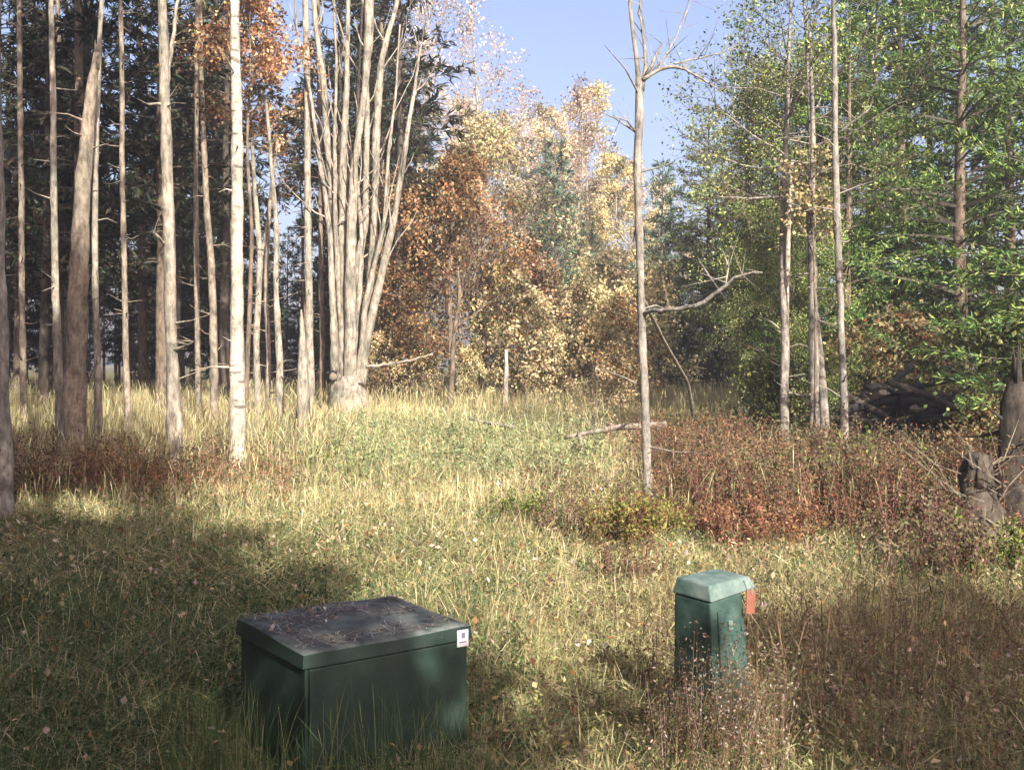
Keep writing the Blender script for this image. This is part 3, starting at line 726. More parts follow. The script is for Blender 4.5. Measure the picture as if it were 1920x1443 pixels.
TT('ash_tree', 'grey straight trunk, right of the twin trunks, reaching the sky', 17.0, [(1584, 860, 17), (1582, 760, 14), (1574, 600, 13), (1568, 420, 13), (1566, 250, 11), (1562, 80, 9), (1560, -60, 7)], B_GREY, 11, BARE, seed=53, cat='ash', stubs=14, csc=.5,
   branches=[[(1570, 250, 5, 0), (1598, 232, 4, -.1), (1630, 205, 2, -.3)]])
# the golden spray of leaves halfway up the patchy trunk
go = MB(); tips = []
gg = np.random.default_rng(8)
c0 = at(1522, 360, 17.7); b0 = gpt(1526, 17.8)
sp = dict(levels=2, kids=[5], leaf_n=[8, 12], trunk=go, trunk_levels=0, wob=.2, rise=.1, spread=.08)
for i in range(12):
    dr = gg.normal(size=3); dr[2] = abs(dr[2]) * .9 + .1
    grow(go, c0 - b0 + [0, 0, gg.uniform(-1.0, .3)], dr, gg.uniform(.35, .8), .012, 0, sp, tips, gg)
c = np.concatenate(tips); leaves(go, c, .08, .055, pick(GOLD, len(c), .2, gg), 1, g=gg)
t = thing('sapling', 'slender sapling with a golden leafy top in front of the patchy trunk', 'sapling', b0)
st_ = MB(); tube(st_, *resample([[0, 0, 0], (c0 - b0) * [.5, .5, .5] + [.05, 0, 0], c0 - b0 + [0, 0, .3]], [.03, .022, .01], .3), n=6); st_.build('trunk', B_BROWN, t, True)
go.build('crown', [M_TWIG, M_DRY], t)
# orange low bushes under the green trees, trunk coloured dark for shade at the right edge
ob = meshes(broadleaf(71, 1.6, .02, .2, 14, .85, dict(TWIGGY, kids=[5, 4], leaf_n=[4, 8], spread=.08), GOLD + RUST[:2], .08, .055), B_BROWN, M_DRY, 'orange_bush')
gb = meshes(broadleaf(72, 1.7, .02, .2, 14, .9, dict(TWIGGY, kids=[5, 4], leaf_n=[6, 12], spread=.08), G_YEL, .08, .055), B_BROWN, M_LEAF, 'green_bush')
for px, d, sc, rz, lb, ms in [(1690, 22.6, 1.55, .3, 'orange-leaved bush above the brush pile', ob), (1615, 22.4, 1.3, 1.9, 'orange-yellow bush right of the twin trunks', ob), (1855, 14.5, .8, 3.0, 'yellow-orange leafy bush near the right edge, right of the brush pile', ob),
                              (1790, 24, 1.5, 4.1, 'green bush above the right end of the brush pile', gb), (1440, 21, 1.0, 2.1, 'dark green bush at the right end of the sunlit far grass', gb), (1480, 20, .9, 4.4, 'green bush at the foot of the thin white-grey trunk', gb),
                              (1640, 26, 1.9, .9, 'green bush behind the orange-yellow bush', gb), (1900, 19, 1.5, .9, 'green bush low at the right edge', gb)]:
    plant_tree('bush', ms, lb, 'bush', px, d, rz, sc, 'bushes along the right of the clearing')
TT('dead_tree', 'broad broken trunk coloured dark as in shade at the right edge of the picture', 12.5, [(1905, 1030, 84), (1900, 900, 70), (1904, 820, 62), (1908, 760, 52), (1913, 715, 34)], B_SHADE, None, None, seed=61, cat='snag', stubs=14, snag=True, rough=.16)

# ------------------------------------------------------------------ fallen logs, brush pile
def log(name, label, cat, a, b, r0, r1, bark, lift=.1, seed=1, twigs=5, mid=0.0, group=None):
    g = np.random.default_rng(seed)
    a = np.array(a, float); b = np.array(b, float)
    m_ = (a + b) / 2 + [0, 0, mid]
    o = a.copy(); mb = MB()
    P, Rr = resample([a - o, m_ - o, b - o], [r0, (r0 + r1) / 2, r1], .12)
    P[1:-1] += g.normal(size=(len(P) - 2, 3)) * .012
    tube(mb, P, Rr * (1 + .08 * g.normal(size=len(Rr))), n=8, rough=.07)
    for i in range(twigs):
        k = g.integers(1, len(P)); dr = g.normal(size=3); dr[2] = abs(dr[2])
        tube(mb, [P[k], P[k] + unit(dr) * g.uniform(.15, .5)], [max(.006, Rr[k] * .35), .003], n=4, cap=False)
    ob_ = mb.build(name, bark, None, True); ob_.location = [float(q) for q in o]
    return tag(ob_, label, cat, group)
def lp(px, py, d): return at(px, py, d)
log('fallen_log', 'pale fallen log lying behind the thin grey tree', 'log', lp(1060, 820, 20.0), lp(1250, 795, 19.6), .035, .065, B_PALE, seed=1, mid=.06)
for px in (1085, 1232):
    a = at(px, 812 if px < 1100 else 800, 19.9); b_ = a + [.15, -.1, 0]; b_[2] = float(ground_z(b_[0], b_[1])) - .05
    log('dead_branch', 'short broken limb propping the %s end of the pale fallen log' % ('thin' if px < 1100 else 'thick'), 'dead branch', b_, a, .05, .035, B_GREY, seed=px, twigs=4)
log('fallen_log', 'grey fallen log left of the twin trunks on the right', 'log', lp(1375, 775, 27.0), lp(1530, 752, 26.0), .08, .12, B_GREY, seed=2, mid=.05)
log('fallen_branch', 'small pale branch lying in the green weeds of the middle', 'dead branch', lp(880, 785, 24.0), lp(965, 802, 23.0), .025, .045, B_GREY, seed=3)
log('dead_branch', 'long crooked tan branch sticking out over the brown leaves right of the many-stemmed tree', 'dead branch', lp(685, 688, 29), lp(812, 664, 29), .05, .02, B_PALE, seed=4, twigs=9, mid=-.05)
pile = thing('brush_pile', 'black heap of logs and branches at the right', 'brush pile', gpt(1680, 21.5, 0))
M_BLACK = bark_mat('bark_black', (.008, .008, .009), (.018, .017, .018), (.05, .048, .05), 9, .3)  # near-black colour for most logs of the pile
gp = np.random.default_rng(9)
for i in range(56):
    mb = MB()
    a = gp.uniform(-.75, .75) + (math.pi if gp.random() < .5 else 0); L = gp.uniform(.7, 2.0)
    c = np.array([gp.uniform(-1.0, 1.0), gp.uniform(-.7, .7), 0]); c[2] = .12 + gp.uniform(0, 1.5) * (1 - (c[0] / 1.5) ** 2)
    dr = np.array([math.cos(a), gp.normal() * .35, gp.normal() * .28])
    P, Rr = resample([c - dr * L / 2, c + gp.normal(size=3) * .03, c + dr * L / 2], [gp.uniform(.05, .12), .08, gp.uniform(.03, .08)], .15)
    tube(mb, P, Rr, n=8, rough=.09)
    mb.build('log', M_BLACK if gp.random() < .8 else B_DARK, pile, True)
for i, (px, py, r) in enumerate([(1655, 737, .09), (1720, 765, .1), (1690, 722, .06), (1755, 748, .07), (1520, 757, .1)]):
    bm_ = MB(); u, v = np.meshgrid(np.linspace(0, 2 * np.pi, 9)[:-1], np.linspace(.15, 2.99, 6))
    rr = r * (1 + .15 * gp.normal(size=u.shape))
    vv = np.stack([rr * 1.5 * np.cos(u) * np.sin(v), rr * np.sin(u) * np.sin(v), rr * .7 * np.cos(v)], -1)
    k = np.arange(5)[:, None] * 8; j = np.arange(8)[None]
    q = np.stack([k + j, k + 8 + j, k + 8 + (j + 1) % 8, k + (j + 1) % 8], -1).reshape(-1, 4)
    bm_.add(vv, [q, np.arange(8)[None], (np.arange(8) + 40)[::-1][None]])
    o = bm_.build('stone', B_PALE); o.location = [float(a) for a in at(px, py, 20.9 if i < 4 else 20.5)]
    if i < 4: o.parent = pile; o.location = o.location - Vector([float(a) for a in gpt(1680, 21.5, 0)]); o.name = 'pile_stone'
    else: tag(o, 'pale stone at the right end of the grey fallen log', 'stone')
# ragged grey stump with twigs near the right edge
t = thing('stump', 'ragged grey broken stump wrapped in twigs near the right edge', 'stump', gpt(1832, 11.6))
mb = MB()
tube(mb, *resample([[0, 0, 0], [.02, 0, .5], [-.02, .02, .95], [.02, 0, 1.15]], [.27, .2, .16, .1], .12), n=12, rough=.14)
for i in range(9):
    a = i * .75; o_ = np.array([math.cos(a), math.sin(a), 0]) * .12
    tube(mb, [o_ + [0, 0, .8], o_ * 1.15 + [0, 0, gp.uniform(.9, 1.22)]], [.06, .012], n=5, rough=.2)
mb.build('trunk', B_DARK, t, True)
mb = MB()
for i in range(45):
    a = gp.uniform(0, 6.28); dr = np.array([math.cos(a), math.sin(a), gp.uniform(.2, 1.6)])
    p0 = np.array([gp.uniform(-.3, .3), gp.uniform(-.3, .3), gp.uniform(0, 1.1)])
    p1 = p0 + unit(dr) * gp.uniform(.3, 1.1)
    tube(mb, [p0, (p0 + p1) / 2 + gp.normal(size=3) * .08, p1], [.01, .007, .002], n=3, cap=False)
mb.build('twigs', B_TAN, t)

# ------------------------------------------------------------------ green utility box
def mat_paint(name, c1, c2, rough=.5, scale=3.0, spec=.4, fade=(.5, .62)):
    m, nt, out = mat_new(name)
    tc = nd(nt, 'ShaderNodeTexCoord')
    n1 = nd(nt, 'ShaderNodeTexNoise'); n1.inputs['Scale'].default_value = scale; n1.inputs['Detail'].default_value = 8; n1.inputs['Roughness'].default_value = .7
    nt.links.new(tc.outputs['Object'], n1.inputs['Vector'])
    cr = nd(nt, 'ShaderNodeValToRGB'); cr.color_ramp.elements[0].position = fade[0] - .12; cr.color_ramp.elements[0].color = (*c1, 1)
    cr.color_ramp.elements[1].position = fade[1]; cr.color_ramp.elements[1].color = (*c2, 1)
    nt.links.new(n1.outputs[0], cr.inputs[0])
    n2 = nd(nt, 'ShaderNodeTexNoise'); n2.inputs['Scale'].default_value = 60; n2.inputs['Detail'].default_value = 3
    nt.links.new(tc.outputs['Object'], n2.inputs['Vector'])
    c2r = nd(nt, 'ShaderNodeValToRGB'); c2r.color_ramp.elements[0].position = .62; c2r.color_ramp.elements[1].position = .75
    c2r.color_ramp.elements[0].color = (0, 0, 0, 1); c2r.color_ramp.elements[1].color = (.35, .35, .35, 1)
    nt.links.new(n2.outputs[0], c2r.inputs[0])
    mk = nd(nt, 'ShaderNodeMix', data_type='RGBA'); mk.inputs[7].default_value = (.16, .15, .12, 1)
    nt.links.new(c2r.outputs[0], mk.inputs[0]); nt.links.new(cr.outputs[0], mk.inputs[6])
    b = nd(nt, 'ShaderNodeBsdfPrincipled'); b.inputs['Roughness'].default_value = rough; b.inputs['Specular IOR Level'].default_value = spec
    nt.links.new(mk.outputs[2], b.inputs['Base Color']); nt.links.new(b.outputs[0], out.inputs[0])
    return m
def flat(name, c, rough=.6):
    m, nt, out = mat_new(name); b = nd(nt, 'ShaderNodeBsdfPrincipled'); b.inputs['Base Color'].default_value = (*c, 1); b.inputs['Roughness'].default_value = rough
    nt.links.new(b.outputs[0], out.inputs[0]); return m
M_BOX = mat_paint('painted_green_steel', (.018, .035, .028), (.035, .06, .045), .42, 2.2)
M_HOOD = mat_paint('weathered_hood', (.045, .058, .052), (.15, .165, .15), .8, 5.5)
M_PED = mat_paint('pedestal_green', (.018, .045, .036), (.055, .10, .085), .6, 7)
M_PEDTOP = mat_paint('pedestal_cap', (.05, .10, .085), (.17, .215, .195), .7, 7)
M_WHITE = flat('sticker_white', (.75, .76, .8)); M_INK = flat('sticker_ink', (.2, .21, .26)); M_STEEL = flat('steel', (.25, .25, .25), .4)
M_CONC = mat_paint('concrete_pad', (.22, .21, .19), (.36, .34, .31), .9, 6)
M_ORANGE = mat_paint('orange_tag', (.16, .055, .035), (.26, .10, .065), .6, 8)

def bmesh_obj(name, fn, mat, parent, bevel=0.0, seg=2):
    import bmesh
    bm = bmesh.new(); fn(bm)
    if bevel: bmesh.ops.bevel(bm, geom=list(bm.edges), offset=bevel, segments=seg, affect='EDGES', profile=.6)
    bmesh.ops.recalc_face_normals(bm, faces=list(bm.faces))
    me = bpy.data.meshes.new(name); bm.to_mesh(me); bm.free(); me.materials.append(mat)
    o = bpy.data.objects.new(name, me); COL.objects.link(o); o.parent = parent
    return o
def hexa(b, t, z0, z1):
    """prism from bottom corners b to top corners t (each four x,y), z may be a list for the top"""
    def fn(bm):
        lo = [bm.verts.new((x, y, z0)) for x, y in b]
        zt = z1 if isinstance(z1, (list, tuple)) else [z1] * 4
        hi = [bm.verts.new((x, y, z)) for (x, y), z in zip(t, zt)]
        bm.faces.new(lo[::-1]); bm.faces.new(hi)
        for i in range(4): bm.faces.new((lo[i], lo[(i + 1) % 4], hi[(i + 1) % 4], hi[i]))
    return fn
def rect(x0, x1, y0, y1): return [(x0, y0), (x1, y0), (x1, y1), (x0, y1)]

# near corner px(580,1215) right corner px(880,1185): local x runs along the long face
BW, BD, BH = .92, .78, .70
nc = np.array([-.95, 4.86]); ang = .635
box = thing('transformer_box', 'dark green metal utility box with a littered lid and a white sticker', 'utility box', (nc[0], nc[1], float(ground_z(nc[0], nc[1])) - .02), ang)
bmesh_obj('pad', hexa(rect(-.1, BW + .1, -.1, BD + .1), rect(-.1, BW + .1, -.1, BD + .1), -.1, .05), M_CONC, box, .01)
bmesh_obj('body', hexa(rect(0.012, BW - .012, .012, BD - .012), rect(0.012, BW - .012, .012, BD - .012), .045, .64), M_BOX, box, .012)
# hood: overlapping lid, its top pitched to a shallow ridge, draped edges rounded
import bmesh
def hood(bm):
    nx_, ny_ = 26, 20; vs = []
    for j in range(ny_ + 1):
        for i in range(nx_ + 1):
            x, y = i / nx_ * BW, j / ny_ * BD
            e = min(x, BW - x, y, BD - y)
            z = BH - .014 * (1 - min(1, e / .03)) ** 2 + .022 * (y / BD) * (1 - abs(y / BD - .75)) - .018 * math.exp(-((x - .2) ** 2 + (y - .2) ** 2) / .03) + .004 * math.sin(9 * x + 5 * y)
            vs.append(bm.verts.new((x, y, z)))
    W_ = nx_ + 1
    for j in range(ny_):
        for i in range(nx_): bm.faces.new((vs[j * W_ + i], vs[j * W_ + i + 1], vs[(j + 1) * W_ + i + 1], vs[(j + 1) * W_ + i]))
    ring = [vs[i] for i in range(W_)] + [vs[j * W_ + nx_] for j in range(1, ny_ + 1)] + [vs[ny_ * W_ + i] for i in range(nx_ - 1, -1, -1)] + [vs[j * W_] for j in range(ny_ - 1, 0, -1)]
    low = [bm.verts.new((v.co.x + (.006 if v.co.x > BW - .01 else -.006 if v.co.x < .01 else 0), v.co.y + (.006 if v.co.y > BD - .01 else -.006 if v.co.y < .01 else 0), .625)) for v in ring]
    n = len(ring)
    for i in range(n): bm.faces.new((ring[i], low[i], low[(i + 1) % n], ring[(i + 1) % n]))
ho = bmesh_obj('hood', hood, M_BOX, box); ho.data.polygons.foreach_set('use_smooth', [p.normal.z > .5 for p in ho.data.polygons])
bmesh_obj('door_edge', hexa(rect(.03, BW - .03, -.001, .02), rect(.03, BW - .03, -.001, .02), .07, .615), M_BOX, box, .004)
ho.data.materials.append(M_HOOD)
for p in ho.data.polygons:
    if p.normal.z > .75: p.material_index = 1
st = bmesh_obj('sticker', hexa(rect(BW - .085, BW - .018, -.006, -.002), rect(BW - .085, BW - .018, -.006, -.002), .592, .675), M_WHITE, box)
mk = bmesh_obj('sticker_print', hexa(rect(BW - .06, BW - .04, -.0085, -.006), rect(BW - .06, BW - .04, -.0085, -.006), .635, .662), M_INK, st)
mk = bmesh_obj('sticker_print', hexa(rect(BW - .073, BW - .033, -.0085, -.006), rect(BW - .073, BW - .033, -.0085, -.006), .612, .617), M_INK, st)
# pine needles and leaves lying on the hood
gl = np.random.default_rng(12); mb = MB()
n = 1500
x = gl.uniform(.03, BW - .03, n); y = gl.uniform(.03, BD - .03, n)
keep = (vnoise(x * 8, y * 8, 1, 3) > .42); x, y = x[keep], y[keep]; n = len(x)
z = BH + .022 * (y / BD) * (1 - np.abs(y / BD - .75)) - .018 * np.exp(-((x - .2) ** 2 + (y - .2) ** 2) / .03) + .006
a = gl.uniform(0, 6.28, n); L = gl.uniform(.03, .11, n)
d1 = np.stack([np.cos(a) * L, np.sin(a) * L, gl.uniform(0, .01, n)], 1)
P = np.stack([x, y, z], 1)
P3 = np.stack([P, P + d1 * .5 + np.stack([-d1[:, 1] * .15, d1[:, 0] * .15, np.full(n, .004)], 1), P + d1], 1)
P3[..., 0] = np.clip(P3[..., 0], .01, BW - .01); P3[..., 1] = np.clip(P3[..., 1], .01, BD - .01)
side = np.stack([-np.sin(a), np.cos(a), np.zeros(n)], 1)[:, None] * .0016
V = np.concatenate([P3 - side, P3 + side], 1); b_ = np.arange(n) * 6
mb.add(V.reshape(-1, 3), [np.stack([b_, b_ + 3, b_ + 4, b_ + 1], 1), np.stack([b_ + 1, b_ + 4, b_ + 5, b_ + 2], 1)], 0, np.repeat(pick([(.34, .30, .24), (.22, .18, .14), (.5, .48, .44), (.12, .1, .08)], n, .2, gl), 6, axis=0))
k = 45; xx = gl.uniform(.02, BW * .45, k); yy = gl.uniform(.35, BD - .02, k)
lc = np.stack([xx, yy, BH + .022 * (yy / BD) * (1 - np.abs(yy / BD - .75)) + .012], 1)
leaves(mb, lc, .034, .024, pick([(.34, .27, .2), (.5, .45, .38), (.2, .15, .1)], k, .2, gl), 0, up=3, g=gl)
lt = mb.build('litter', [M_GRASS]); lt.location = box.location; lt.rotation_euler = box.rotation_euler; lt['kind'] = 'stuff'; lt.name = 'leaf_litter'
lt['label'] = 'dead needles and leaves lying on the lid of the dark green box'; lt['category'] = 'litter'

# ------------------------------------------------------------------ green pedestal with cap
pb = gpt(1338, 5.75, .02)
ped = thing('pedestal_box', 'slim teal-green utility pedestal with a pale cap standing in the weeds', 'utility pedestal', pb, R(38))
w0, w1 = .155, .125
bmesh_obj('body', hexa(rect(-w0, w0, -w0, w0), rect(-w1, w1, -w1, w1), 0, .80), M_PED, ped, .012)
bmesh_obj('skirt', hexa(rect(-w0 - .014, w0 + .014, -w0 - .014, w0 + .014), rect(-w0 - .010, w0 + .010, -w0 - .010, w0 + .010), -.03, .26), M_PED, ped, .01)
bmesh_obj('cap', hexa(rect(-w1 - .006, w1 + .11, -w1 - .015, w1 + .015), rect(-w1 + .012, w1 + .08, -w1 + .012, w1 - .01), .80, [.885, .865, .865, .89]), M_PEDTOP, ped, .014, 3)
bmesh_obj('door_panel', hexa(rect(-.09, .09, -w0 - .004, -w0 + .06), rect(-.08, .08, -w1 - .012, -w1 + .04), .3, .74), M_PED, ped, .004)
bmesh_obj('latch', hexa(rect(-.016, .016, -w1 - .03, -w1 + .01), rect(-.016, .016, -w1 - .026, -w1 + .01), .63, .68), M_PEDTOP, ped, .004)
ped.rotation_euler = (R(2.0), R(-5.5), R(38))
import mathutils
tgl = mathutils.Euler(ped.rotation_euler).to_matrix().inverted() @ (Vector([float(a) for a in at(1410, 1103, 5.62)]) - Vector(ped.location))
tgo = bmesh_obj('warning_tag', hexa(rect(-.024, .024, -.003, .003), rect(-.027, .022, .005, .011), -.135, -.01), M_ORANGE, ped, .002)
tgo.location = tgl; tgo.rotation_euler = (0, R(6), R(-30)); tgo['label'] = 'small orange-red plate hanging under the pale cap'
mb = MB(); tube(mb, [[0, 0, -.03], [0, .004, .02], [-.02, .03, .05]], [.003, .003, .003], n=5); wi = mb.build('wire', M_STEEL, tgo)

# ------------------------------------------------------------------ shrubs and weeds in the clearing
YB = [(.20, .22, .06), (.28, .27, .08), (.34, .30, .10), (.14, .16, .05), (.25, .12, .06)]
sh = dict(levels=2, kids=[5], leaf_n=[12, 14], wob=.16, rise=.2, ang=(18, 45), ratio=(.4, .7), spread=.045)
def shrub(seed, H, r, n, pal, lL, lW, spec=sh):
    g = np.random.default_rng(seed); mb, tr = MB(), MB(); tips = []
    sp = dict(spec); sp['trunk'] = tr; sp['trunk_levels'] = 1; sp['twig'] = (.16, .1, .07)
    for i in range(n):
        a = g.uniform(0, 6.28); q = np.array([math.cos(a), math.sin(a), 0]) * g.uniform(0, r * .35)
        dr = np.array([math.cos(a) * g.uniform(.1, .8), math.sin(a) * g.uniform(.1, .8), 1.0])
        grow(mb, q, dr, H * g.uniform(.7, 1.15), .008, 0, sp, tips, g)
    c = np.concatenate(tips); c[:, 2] = np.maximum(c[:, 2], .03)
    leaves(mb, c, lL, lW, pick(pal, len(c), .18, g), 1, g=g)
    return tr.mesh('shrub_stems', M_TWIG), mb.mesh('shrub_crown', [M_TWIG, M_DRY])
S_Y = shrub(1, .62, .8, 34, YB, .06, .032)
S_R = shrub(2, .5, .8, 34, RUST + [(.45, .22, .14)], .05, .03)
S_B = shrub(3, .85, .8, 30, [(.16, .10, .06), (.22, .14, .08), (.12, .07, .05), (.28, .14, .08), (.14, .13, .06)], .055, .03)
S_G = shrub(4, .6, .6, 26, G_MID, .06, .035)
S_T = shrub(5, .9, .5, 22, TAN, .05, .02)
upr = dict(levels=2, kids=[5], leaf_n=[9, 11], wob=.12, rise=.22, ang=(14, 34), ratio=(.35, .6), spread=.04)
def thick(seed, H, pal):
    g = np.random.default_rng(seed); mb, tr = MB(), MB(); tips = []
    sp = dict(upr); sp['trunk'] = tr; sp['trunk_levels'] = 1; sp['twig'] = (.20, .10, .08)
    for i in range(26):
        q = np.array([g.normal() * .34, g.normal() * .3, 0])
        grow(mb, q, [g.normal() * .3, g.normal() * .3, 1.0], H * g.uniform(.35, 1.2), .007, 0, sp, tips, g)
    c = np.concatenate(tips); c = c[c[:, 2] > .05]
    leaves(mb, c, .05, .026, pick(pal, len(c), .25, g) * .78, 1, g=g)
    return tr.mesh('thicket_stems', M_TWIG), mb.mesh('thicket_foliage', [M_TWIG, M_DRY])
T_B = thick(11, .75, [(.25, .18, .11), (.31, .23, .14), (.16, .11, .065), (.33, .20, .11), (.2, .2, .09)])
T_D = thick(12, .75, [(.15, .11, .075), (.11, .08, .055), (.2, .13, .08), (.12, .12, .055), (.19, .18, .09)])
T_R = thick(13, .85, [(.32, .15, .085), (.20, .10, .065), (.32, .17, .11), (.15, .12, .06), (.24, .19, .1)])
T_T = thick(14, .85, [(.26, .2, .12), (.21, .15, .1), (.18, .12, .08), (.2, .2, .1)])
S_G = thick(23, .5, G_MID)
S_T = thick(24, .6, [(.26, .21, .13), (.3, .25, .16), (.2, .15, .1), (.2, .2, .1)])
S_R = thick(21, .48, [(.34, .17, .09), (.42, .22, .12), (.28, .14, .07), (.48, .29, .17), (.27, .22, .1)])
S_B = thick(22, .65, [(.18, .13, .08), (.22, .155, .10), (.12, .085, .06), (.24, .14, .09), (.14, .14, .07)])
def place_shrub(ms, px, d, sc, rz, lb, nm='shrub', grp=None, ct='shrub'):
    x = (px - HORX) / FPX * d
    t = thing(nm, lb, ct, (x, d, float(ground_z(x, d))), rz, grp, sc)
    child('stems', ms[0], t)['kind'] = 'stuff'; child('foliage', ms[1], t)
for a in [(S_Y, 1165, 11.2, .82, .2, 'yellow-green leafy shrub in front of the foot of the thin grey tree'), (S_Y, 1250, 11.8, .6, 2.0, 'smaller yellow-green shrub right of the foot of the thin grey tree'),
          (S_B, 1190, 9.6, .6, 1.0, 'low brown weedy shrub left of the teal pedestal'), (S_R, 1380, 11.3, .95, .5, 'bright red low shrub behind the teal pedestal, left one'),
          (S_R, 1470, 11.6, .9, 2.5, 'bright red low shrub behind the teal pedestal, right one'), (S_R, 1330, 15.5, 1.0, 3.3, 'rusty shrub halfway between the grey tree and the brown thicket'),
          (S_R, 1640, 12.8, .9, .9, 'reddish shrub below the brown thicket on the right'), (S_G, 1440, 14.2, 1.1, 1.9, 'small green shrub in the thicket, straight above the bright red shrubs'), (S_G, 1590, 14.0, 1.5, .9, 'green shrub inside the brown thicket'),
          (S_R, 205, 16.0, 1.15, 1.4, 'orange-red shrub below the slim pale trunk in the left shade'), (S_R, 280, 15.5, .9, 4.2, 'dark red shrub between the forked trunk and the snag'),
          (S_R, 520, 17.5, .8, 2.2, 'reddish shrub right of the foot of the white trunk'), (S_B, 395, 16.5, .95, .2, 'dark brown shrub before the foot of the white trunk'),
          (S_B, 60, 14.5, 1.2, 5.2, 'dark purple-brown shrub by the dark trunk at the edge'), (S_G, 610, 18.5, .8, 1.2, 'dark green tuft of weeds in the sunny grass right of the white trunk'),
          (S_G, 985, 12.8, .8, .7, 'bright green small shrub in the middle of the clearing'), (S_G, 1280, 21, 1.4, .6, 'green shrub right of the pale fallen log'),
          (S_T, 1760, 9.5, 1.0, .6, 'tan weedy shrub low on the right, below the ragged stump'), (S_G, 1900, 9.6, 1.0, 2.6, 'dark green shrub at the lower right edge'),
          (S_B, 1720, 11.0, 1.0, 3.6, 'brown twiggy shrub left of the ragged stump'), (S_B, 1060, 12.0, .8, 3.6, 'purple-brown shrub left of the yellow-green shrub')]:
    place_shrub(*a[:6], grp='shrubs scattered in the clearing')
gs = np.random.default_rng(15)
spots2 = []
for i in range(72):
    for _ in range(60):
        px = gs.uniform(1250, 1880); d = gs.uniform(12.3 if px > 1310 else 15.5, 20 if px < 1400 else 16.5); x = (px - HORX) / FPX * d
        if vnoise(x, d, 1.3, 61) < .36: continue
        if all((x - a) ** 2 + (d - b) ** 2 > .42 for a, b in spots2): break
    spots2.append((x, d))
rows = {}
for i, (x, d) in enumerate(spots2): rows.setdefault((i % 4, 0 if d < 13.9 else 1 if d < 15.4 else 2), []).append((x / d, x, d))
for (k, row), lst in rows.items():
    for n_, (_, x, d) in enumerate(sorted(lst)):
        what = ['brown bare-twigged bramble bush', 'dark brown bramble bush', 'rusty bramble bush', 'tan seed-headed weed clump'][k]
        place_shrub([T_B, T_D, T_R, T_T][k], HORX + x / d * FPX, d, gs.uniform(.7, 1.12), gs.uniform(0, 6.28), '%s, %s of its kind in the %s row of the right-hand thicket' % (what, ORD[min(n_, 13)].replace(' from left', ''), ['front', 'middle', 'back'][row]), 'bramble_bush', 'bushes of the right-hand thicket', 'bramble')

# ------------------------------------------------------------------ grass
def in_box(x, y, m=.03):
    c, s = math.cos(-ang), math.sin(-ang); u = (x - nc[0]) * c - (y - nc[1]) * s; v = (x - nc[0]) * s + (y - nc[1]) * c
    return (u > -m) & (u < BW + m) & (v > -m) & (v < BD + m)
def scatter(n, d0, d1, px0=-120, px1=2040, g=rng):
    d = np.sqrt(g.uniform(d0 ** 2, d1 ** 2, n)); px = g.uniform(px0, px1, n)
    x = (px - HORX) / FPX * d
    k = ~in_box(x, d) & ~((np.abs(x - pb[0]) < .16) & (np.abs(d - pb[1]) < .16))
    return x[k], d[k], px[k]
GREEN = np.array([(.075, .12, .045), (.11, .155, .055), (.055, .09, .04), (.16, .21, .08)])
STRAW = np.array([(.50, .42, .23), (.60, .51, .31), (.42, .33, .18), (.48, .43, .22)])
OLIVE = np.array([(.26, .26, .11), (.33, .31, .13), (.20, .21, .085), (.38, .34, .16)])
BRN = np.array([(.16, .10, .06), (.21, .13, .08), (.12, .08, .05), (.20, .15, .09)])
def grass_mix(x, y, px, g):
    """chance of straw, olive, brown, green at a place"""
    n = fbm(x, y, 2.6, 1.0); n2 = fbm(x, y, 1.1, 5.0)
    straw = .26 + .68 * smooth((n - .36) * 4) + .35 * smooth((y - 24) / 6)
    green = .16 + .5 * smooth((n2 - .5) * 5) + .55 * smooth((820 - px) / 500) * smooth((14 - y) / 5) + .5 * np.exp(-((px - 680) / 170) ** 2) * smooth((y - 14) / 3) * smooth((28 - y) / 4)
    brown = .06 + 1.1 * smooth((px - 1220) / 160) * smooth((y - 9) / 3) * smooth((25 - y) / 4) + .3 * smooth((n2 - .55) * 6) + .6 * smooth((560 - px) / 200) * np.exp(-((y - 16.5) / 2.5) ** 2) + .35 * np.exp(-((px - 1100) / 130) ** 2) * smooth((y - 11) / 2) * smooth((20 - y) / 4)
    olive = .45 * np.ones_like(x)
    L_shade = smooth((760 - px) / 300) * smooth((11.5 - y) / 3); w = np.stack([straw * (1 - .8 * L_shade), olive * (1 - .6 * L_shade), brown * (1 - .4 * L_shade), green + .4 * L_shade], 1); w /= w.sum(1, keepdims=True)  # lower left: lusher green, with shade put into the darker mix
    r = g.random(len(x))[:, None]; k = (r > np.cumsum(w, 1)).sum(1); k = np.clip(k, 0, 3)
    pal = np.stack([STRAW, OLIVE, BRN, GREEN]); c = pal[k, g.integers(0, 4, len(x))]
    tone = .78 + .5 * fbm(x, y, 3.3, 40) + .25 * (vnoise(x, y, .45, 44) - .5)
    return np.clip(c * (1 + .15 * g.normal(size=(len(x), 1))) * tone[:, None] * 1.06, .01, .8), k

